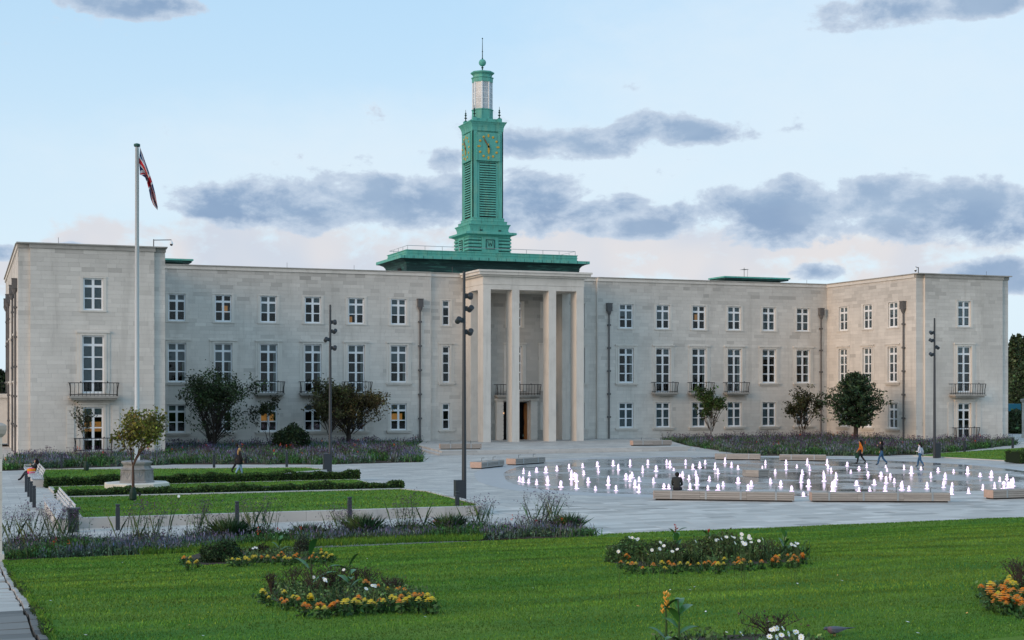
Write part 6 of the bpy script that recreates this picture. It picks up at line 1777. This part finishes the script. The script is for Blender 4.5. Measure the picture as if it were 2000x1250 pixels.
# ------------------------------------------------------------------ people
SK = mat('skin', (.42, .25, .18), .55, var=.08)
def cloth(name, c): return mat(name, c, .85, var=.18, vscale=9)
def person(loc, head, J, label, cols, h=1.7, hair=((.02, .015, .012), .0), sit=False, extra=None, female=False, group=None):
    """one continuous body grown round its joints; cols = skin, top, trousers, shoes"""
    names = list(J); s = h / 1.72
    if 'rw' in J:
        for sd in 'lr':                                  # palm, four fingers and a thumb
            w_ = Vector(J[sd + 'w']); e_ = Vector(J[sd + 'e']); d = (w_ - e_).normalized(); sx = -1 if sd == 'l' else 1
            up_ = Vector((0, 1, 0)); up_ = (up_ - d * up_.dot(d)).normalized(); nrm = d.cross(up_)
            J[sd + 'p'] = w_ + d * .07
            for k, ln in enumerate((.065, .078, .082, .068)):
                b0 = w_ + d * .095 + up_ * (.028 - .019 * k); J[sd + 'f%da' % k] = b0; J[sd + 'f%db' % k] = b0 + d * ln * .55 + nrm * .012 * sx; J[sd + 'f%dc' % k] = b0 + d * ln * .85 + nrm * .035 * sx
            J[sd + 'ta'] = w_ + d * .045 + up_ * .035; J[sd + 'tb'] = w_ + d * .085 + up_ * .058 + nrm * .012 * sx
    names = list(J)
    rad = dict(pel=.145, sp=.13, ch=.15, nk=.055, hd=.088, ht=.072, ns=.02, ls=.08, rs=.08, le=.06, re=.06, lw=.038, rw=.038, lh=.105, rh=.105, lk=.08, rk=.08, la=.058, ra=.058, lt=.036, rt=.036, lp=.03, rp=.03, lta=.013, rta=.013, ltb=.010, rtb=.010)
    E_ = [('pel', 'sp', 1), ('sp', 'ch', 1), ('ch', 'nk', 1), ('nk', 'hd', 0), ('hd', 'ht', 0), ('hd', 'ns', 0)]
    for sd in 'lr':
        E_ += [('ch', sd + 's', 1), (sd + 's', sd + 'e', 1), (sd + 'e', sd + 'w', 1), (sd + 'w', sd + 'p', 0), ('pel', sd + 'h', 2), (sd + 'h', sd + 'k', 2), (sd + 'k', sd + 'a', 2), (sd + 'a', sd + 't', 3), (sd + 'w', sd + 'ta', 0), (sd + 'ta', sd + 'tb', 0)]
        for k in range(4): E_ += [(sd + 'p', sd + 'f%da' % k, 0), (sd + 'f%da' % k, sd + 'f%db' % k, 0), (sd + 'f%db' % k, sd + 'f%dc' % k, 0)]
    idx = {n: i for i, n in enumerate(names)}
    me = bpy.data.meshes.new('rig'); me.from_pydata([tuple(Vector(J[n]) * s) for n in names], [(idx[a], idx[b]) for a, b, _ in E_], [])
    tmp = bpy.data.objects.new('rig', me); col.objects.link(tmp)
    tmp.modifiers.new('skin', 'SKIN')
    for i, n in enumerate(names):
        r_ = rad.get(n, .0095) * s * (1.06 if n in ('pel', 'lh', 'rh') and female else 1); sv = me.skin_vertices[0].data[i]
        sv.radius = (r_, r_); sv.use_root = (n == 'pel')
        if n in ('pel', 'sp', 'ch'): sv.radius = (r_ * 1.12, r_ * .82)
    ss = tmp.modifiers.new('smooth', 'SUBSURF'); ss.levels = 1; ss.render_levels = 1
    dg = bpy.context.evaluated_depsgraph_get(); ev = tmp.evaluated_get(dg); nm = bpy.data.meshes.new_from_object(ev); nm.name = 'person'
    bpy.data.objects.remove(tmp); bpy.data.meshes.remove(me)
    nm.materials.clear()
    for c in cols: nm.materials.append(c)
    segs = [(Vector(J[a]) * s, Vector(J[b]) * s, m, max(rad.get(a, .0095), rad.get(b, .0095))) for a, b, m in E_]
    for p in nm.polygons:
        c = p.center; best = (9, 0)
        for a, b, m, r_ in segs:
            ab = b - a; t = max(0, min(1, (c - a).dot(ab) / max(ab.length_squared, 1e-9))); d = (c - a - ab * t).length / (r_ + .02)
            if d < best[0]: best = (d, m)
        p.material_index = best[1]; p.use_smooth = True
    rz = math.atan2(-head[0], head[1])
    o = link('person', nm, None, loc, rz); tag(o, label, 'person', group)
    hd, ht = Vector(J['hd']) * s, Vector(J['ht']) * s; fw = (Vector(J['ns']) * s - hd).normalized()
    b = MB(); cx = hd.lerp(ht, .55) - fw * .018
    prof = [(.108 * s * math.sin(math.pi * k / 8), -.115 * s * math.cos(math.pi * k / 8)) for k in range(9)]
    hm = MB(); hm.lathe(prof, 12, tuple(cx + Vector((0, 0, .025 * s)) - fw * .015), caps=False)
    if hair[1] > 0:      # longer hair falls down the back
        L_ = hair[1] * s; bk = cx - fw * .07 * s
        hm.tube([bk + Vector((0, 0, .03)), bk + Vector((0, 0, -.12 * s)) - fw * .03, bk + Vector((0, 0, -L_ * .7)) - fw * .05, bk + Vector((0, 0, -L_)) - fw * .04], [.07 * s, .08 * s, .062 * s, .02 * s], 8)
    hm.build('hair', cloth('hair', hair[0]), o, smooth=True)
    # keep the face clear of hair
    for v in o.children[0].data.vertices:
        d = v.co - cx
        if d.dot(fw) > .055 * s and d.z < .07 * s: v.co -= fw * (d.dot(fw) - .02 * s)
    if extra: extra(o, s)
    return o


def walk(st_=.3, arm=.18, lead='l', look=(0, .1, 0), arms=None):
    a, b = ('l', 'r') if lead == 'l' else ('r', 'l'); sx = {'l': -1, 'r': 1}
    J = dict(pel=(0, 0, .93), sp=(0, .01, 1.12), ch=(0, .02, 1.33), nk=(0, .03, 1.47), hd=(0, .05, 1.575), ht=(0, .045, 1.665), ns=(0, .15, 1.57))
    for k in 'lr': J[k + 's'] = (sx[k] * .175, .01, 1.40); J[k + 'h'] = (sx[k] * .085, 0, .89)
    J[a + 'k'] = (sx[a] * .09, st_ * .55, .50); J[a + 'a'] = (sx[a] * .09, st_ * .8, .075); J[a + 't'] = (sx[a] * .10, st_ * .8 + .17, .035)
    J[b + 'k'] = (sx[b] * .09, -st_ * .25, .49); J[b + 'a'] = (sx[b] * .09, -st_ * 1.15, .15); J[b + 't'] = (sx[b] * .10, -st_ * 1.15 + .13, .04)
    J[a + 'e'] = (sx[a] * .24, -arm, 1.14); J[a + 'w'] = (sx[a] * .25, -arm * .9, .90); J[b + 'e'] = (sx[b] * .24, arm * .6, 1.13); J[b + 'w'] = (sx[b] * .23, arm * 1.6, .93)
    if arms: J.update(arms)
    return J


BLK_, DEN, ORG, WHT_ = cloth('black_cloth', (.012, .012, .014)), cloth('blue_denim', (.035, .10, .20)), cloth('orange_cloth', (.55, .15, .02)), cloth('white_cloth', (.62, .63, .70))
LDEN, NAVY, OLV, SHOE, DRK = cloth('pale_denim', (.28, .42, .58)), cloth('navy_cloth', (.02, .028, .07)), cloth('charcoal_cloth', (.035, .036, .034)), cloth('dark_shoes', (.015, .014, .013)), cloth('dark_trousers', (.022, .022, .028))
def g2(px, py): q = gp(px, py); return (q.x, q.y, 0.008)
GW = 'people walking by the fountain'
person(g2(1681, 906), (-.78, .62), walk(.30, .14, 'l'), 'person in orange top and black trousers walking away, long dark hair', [SK, ORG, BLK_, SHOE], 1.72, ((.012, .010, .010), .42), female=True, group=GW)
person(g2(1722, 908.5), (-.85, .52), walk(.34, .1, 'l', arms=dict(lw=(-.06, .24, 1.36), le=(-.24, .10, 1.16), re=(.27, -.10, 1.16), rw=(.20, .06, 1.0))), 'person in black hooded top and blue jeans walking away', [SK, BLK_, DEN, SHOE], 1.72, ((.012, .010, .010), .22), group=GW)
person(g2(1797, 912.5), (-.55, .83), walk(.26, .12, 'r', arms=dict(lw=(-.10, .22, 1.12), le=(-.22, .03, 1.12))), 'person in white top and blue jeans walking away, dark hair', [SK, WHT_, DEN, SHOE], 1.68, ((.014, .011, .010), .26), female=True, group=GW)
person((15.85, 89.5, .105), (1, .1), walk(.24, .10, 'l'), 'woman in long dark coat and pale jeans beside a taller man', [SK, cloth('dark_coat', (.018, .016, .02)), LDEN, SHOE], 1.62, ((.38, .24, .11), .34), female=True, group='couple walking past the flagpole lawn')
person((15.95, 91.0, .105), (1, .1), walk(.26, .08, 'r'), 'tall man in navy top behind the fair-haired woman', [SK, NAVY, DRK, SHOE], 1.86, ((.018, .013, .010), 0), group='couple walking past the flagpole lawn')
# coat skirt and shoulder bag for the woman
c = MB().lathe([(.20, .62), (.195, .80), (.17, 1.0), (.155, 1.12)], 14); cm = c.build('coat_skirt', cloth('coat_cloth', (.016, .015, .018)), None, smooth=True)
wm = [o for o in bpy.data.objects if o.get('label', '').startswith('woman in long dark coat')][0]; cm.parent = wm
bag = MB().box(-.05, .05, -.18, .18, 0, .30).tube([(0, -.15, .3), (0, 0, .62), (0, .15, .3)], .012, 5).build('shoulder_bag', cloth('bag_leather', (.015, .015, .025)), None, loc=(16.2, 89.28, .80)); tag(bag, 'dark shoulder bag carried by the woman in the long coat', 'bag')
bag2 = MB().box(-.06, .06, -.16, .16, 0, .30).tube([(0, -.1, .3), (0, 0, .42), (0, .1, .3)], .01, 5).build('carrier_bag', cloth('green_bag_cloth', (.012, .05, .03)), None, loc=g2(1674, 906)[:2] + (.42,)); tag(bag2, 'dark green bag carried by the person in orange', 'bag')

SIT = dict(pel=(0, 0, .10), sp=(0, .05, .28), ch=(0, .10, .48), nk=(0, .19, .59), hd=(0, .27, .65), ht=(0, .29, .73), ns=(0, .35, .59), ls=(-.19, .10, .55), rs=(.19, .10, .55), le=(-.23, .20, .26), re=(.23, .20, .26), lw=(-.10, .42, .20), rw=(.10, .42, .20),
           lh=(-.10, .04, .08), rh=(.10, .04, .08), lk=(-.16, .46, .08), rk=(.16, .46, .08), la=(-.14, .50, -.38), ra=(.14, .50, -.38), lt=(-.15, .66, -.42), rt=(.15, .66, -.42))
person((32.52, 62.62, .475), (.524, .851), dict(SIT), 'person in charcoal jacket sitting hunched with back turned on the bench', [SK, OLV, DRK, SHOE], 1.80, ((.015, .013, .012), 0))
LEAN = dict(SIT); LEAN.update(sp=(0, -.06, .28), ch=(0, -.10, .48), nk=(0, -.10, .61), hd=(0, -.08, .71), ht=(0, -.09, .80), ns=(0, .02, .71), ls=(-.18, -.09, .54), rs=(.18, -.09, .54), le=(-.25, .02, .32), re=(.24, .02, .32), lw=(-.06, .16, .50), rw=(.08, .24, .22),
     lk=(-.11, .48, .10), rk=(.13, .46, .12), la=(-.10, .80, -.30), ra=(.10, .76, -.33), lt=(-.10, .94, -.34), rt=(.10, .92, -.37))
person((3.62, 88.6, .475), (-1, -.12), LEAN, 'woman in black top and dark trousers lounging on the far bench', [SK, BLK_, DRK, SHOE], 1.70, ((.016, .010, .009), .25), female=True)
q = (3.45, 88.25, .48); b = MB().lathe([(.19, 0), (.23, .10), (.21, .26), (.12, .34)], 12); b.v = [(x * 1.0, y * .75, z) for x, y, z in b.v]; bb = b.build('tote_bag', cloth('pink_bag', (.72, .07, .20)), None, loc=q); tag(bb, 'pink and orange tote bag beside the woman on the far bench', 'bag')
m2 = MB().lathe([(.225, .12), (.225, .24), (.21, .27)], 12); m2.v = [(x * 1.04, y * .80, z + .03) for x, y, z in m2.v]; m2.build('bag_band', cloth('orange_band', (.75, .28, .03)), bb)

# ------------------------------------------------------------------ pigeon
def pigeon():
    q = gl(1630, 1243, 0); t = thing('pigeon', q + Vector((0, 0, -.01)), 'grey pigeon pecking on the near lawn', 'bird', rz=math.pi - YAW * .3); t.scale = (.66, .66, .66)
    b = MB(); st_ = [(-.30, .012, .012, .145), (-.22, .030, .014, .145), (-.14, .045, .030, .142), (-.06, .062, .056, .130), (.01, .070, .068, .122), (.07, .062, .066, .125), (.11, .045, .050, .135), (.135, .032, .034, .150), (.158, .026, .028, .160), (.178, .025, .026, .158), (.195, .016, .017, .150), (.203, .006, .006, .146)]; n = 14; vs = []
    for x, ry, rz_, z in st_:
        for k in range(n): a = 2 * math.pi * k / n; vs.append((x, ry * math.cos(a), z + rz_ * math.sin(a)))
    fs = [(i * n + k, (i + 1) * n + k, (i + 1) * n + (k + 1) % n, i * n + (k + 1) % n) for i in range(len(st_) - 1) for k in range(n)]; fs += [tuple(range(n)), tuple(range(len(st_) * n - 1, (len(st_) - 1) * n - 1, -1))]
    b.add(vs, fs)
    m = bpy.data.materials.new('pigeon_feathers'); m.use_nodes = True; g = NG(m.node_tree); pb = g.n['Principled BSDF']; tc = g.node('ShaderNodeTexCoord'); sp = g.node('ShaderNodeSeparateXYZ'); g.l.new(tc.outputs['Object'], sp.inputs[0])
    g.l.new(g.mix(g.ramp(sp.outputs[0], .13, .16), g.mix(g.ramp(sp.outputs[0], .05, .10), (.09, .10, .13), (.15, .09, .12)), (.05, .07, .10)), pb.inputs['Base Color']); pb.inputs['Roughness'].default_value = .6
    b.build('body', m, t, smooth=True)
    for s in (-1, 1):
        w_ = MB(); pts = [(.08, .058, .15), (.03, .074, .155), (-.08, .062, .152), (-.20, .034, .150), (-.26, .016, .148)]; lo = [(.07, .062, .115), (.02, .074, .09), (-.08, .066, .105), (-.18, .038, .130), (-.26, .018, .142)]
        v_ = [(x, s * y, z) for x, y, z in pts] + [(x, s * (y + .004), z) for x, y, z in lo] + [(x, s * (y - .012), z) for x, y, z in pts] + [(x, s * (y - .008), z) for x, y, z in lo]
        w_.add(v_, [(i, i + 1, i + 6, i + 5) for i in range(4)] + [(i + 10, i + 15, i + 16, i + 11) for i in range(4)] + [(i, i + 10, i + 11, i + 1) for i in range(4)] + [(i + 5, i + 6, i + 16, i + 15) for i in range(4)])
        w_.build('wing', mat('wing_feathers', (.085, .095, .115), .65, var=.3, vscale=30), t)
        MB().tube([(.0, s * .025, .08), (.005, s * .028, .0)], .006, 5).tube([(.005, s * .028, -.005), (.035, s * .034, -.012)], .004, 4).tube([(.005, s * .028, -.005), (.03, s * .02, -.012)], .004, 4).build('leg', mat('pigeon_leg', (.35, .10, .08), .6), t)
        MB().lathe([(0, -.004), (.004, 0), (0, .004)], 6, (.183, s * .024, .163), caps=False).build('eye', mat('pigeon_eye', (.5, .12, .02), .3), t)
    MB().tube([(.198, 0, .147), (.222, 0, .135)], [.007, .002], 6).build('beak', M['iron'], t)
    MB().add([(-.2, -.03, .147), (-.2, .03, .147), (-.37, .026, .150), (-.37, -.026, .150), (-.2, -.03, .153), (-.2, .03, .153), (-.37, .026, .154), (-.37, -.026, .154)], [(3, 2, 1, 0), (4, 5, 6, 7), (2, 3, 7, 6), (0, 4, 7, 3), (1, 2, 6, 5)])
    tl = MB(); tl.add([(-.2, -.03, .145), (-.2, .03, .145), (-.37, .026, .148), (-.37, -.026, .148), (-.2, -.03, .152), (-.2, .03, .152), (-.37, .026, .153), (-.37, -.026, .153)], [(3, 2, 1, 0), (4, 5, 6, 7), (2, 3, 7, 6), (0, 4, 7, 3), (1, 2, 6, 5)]); tl.build('tail', mat('tail_feathers', (.05, .055, .07), .7), t)
pigeon()
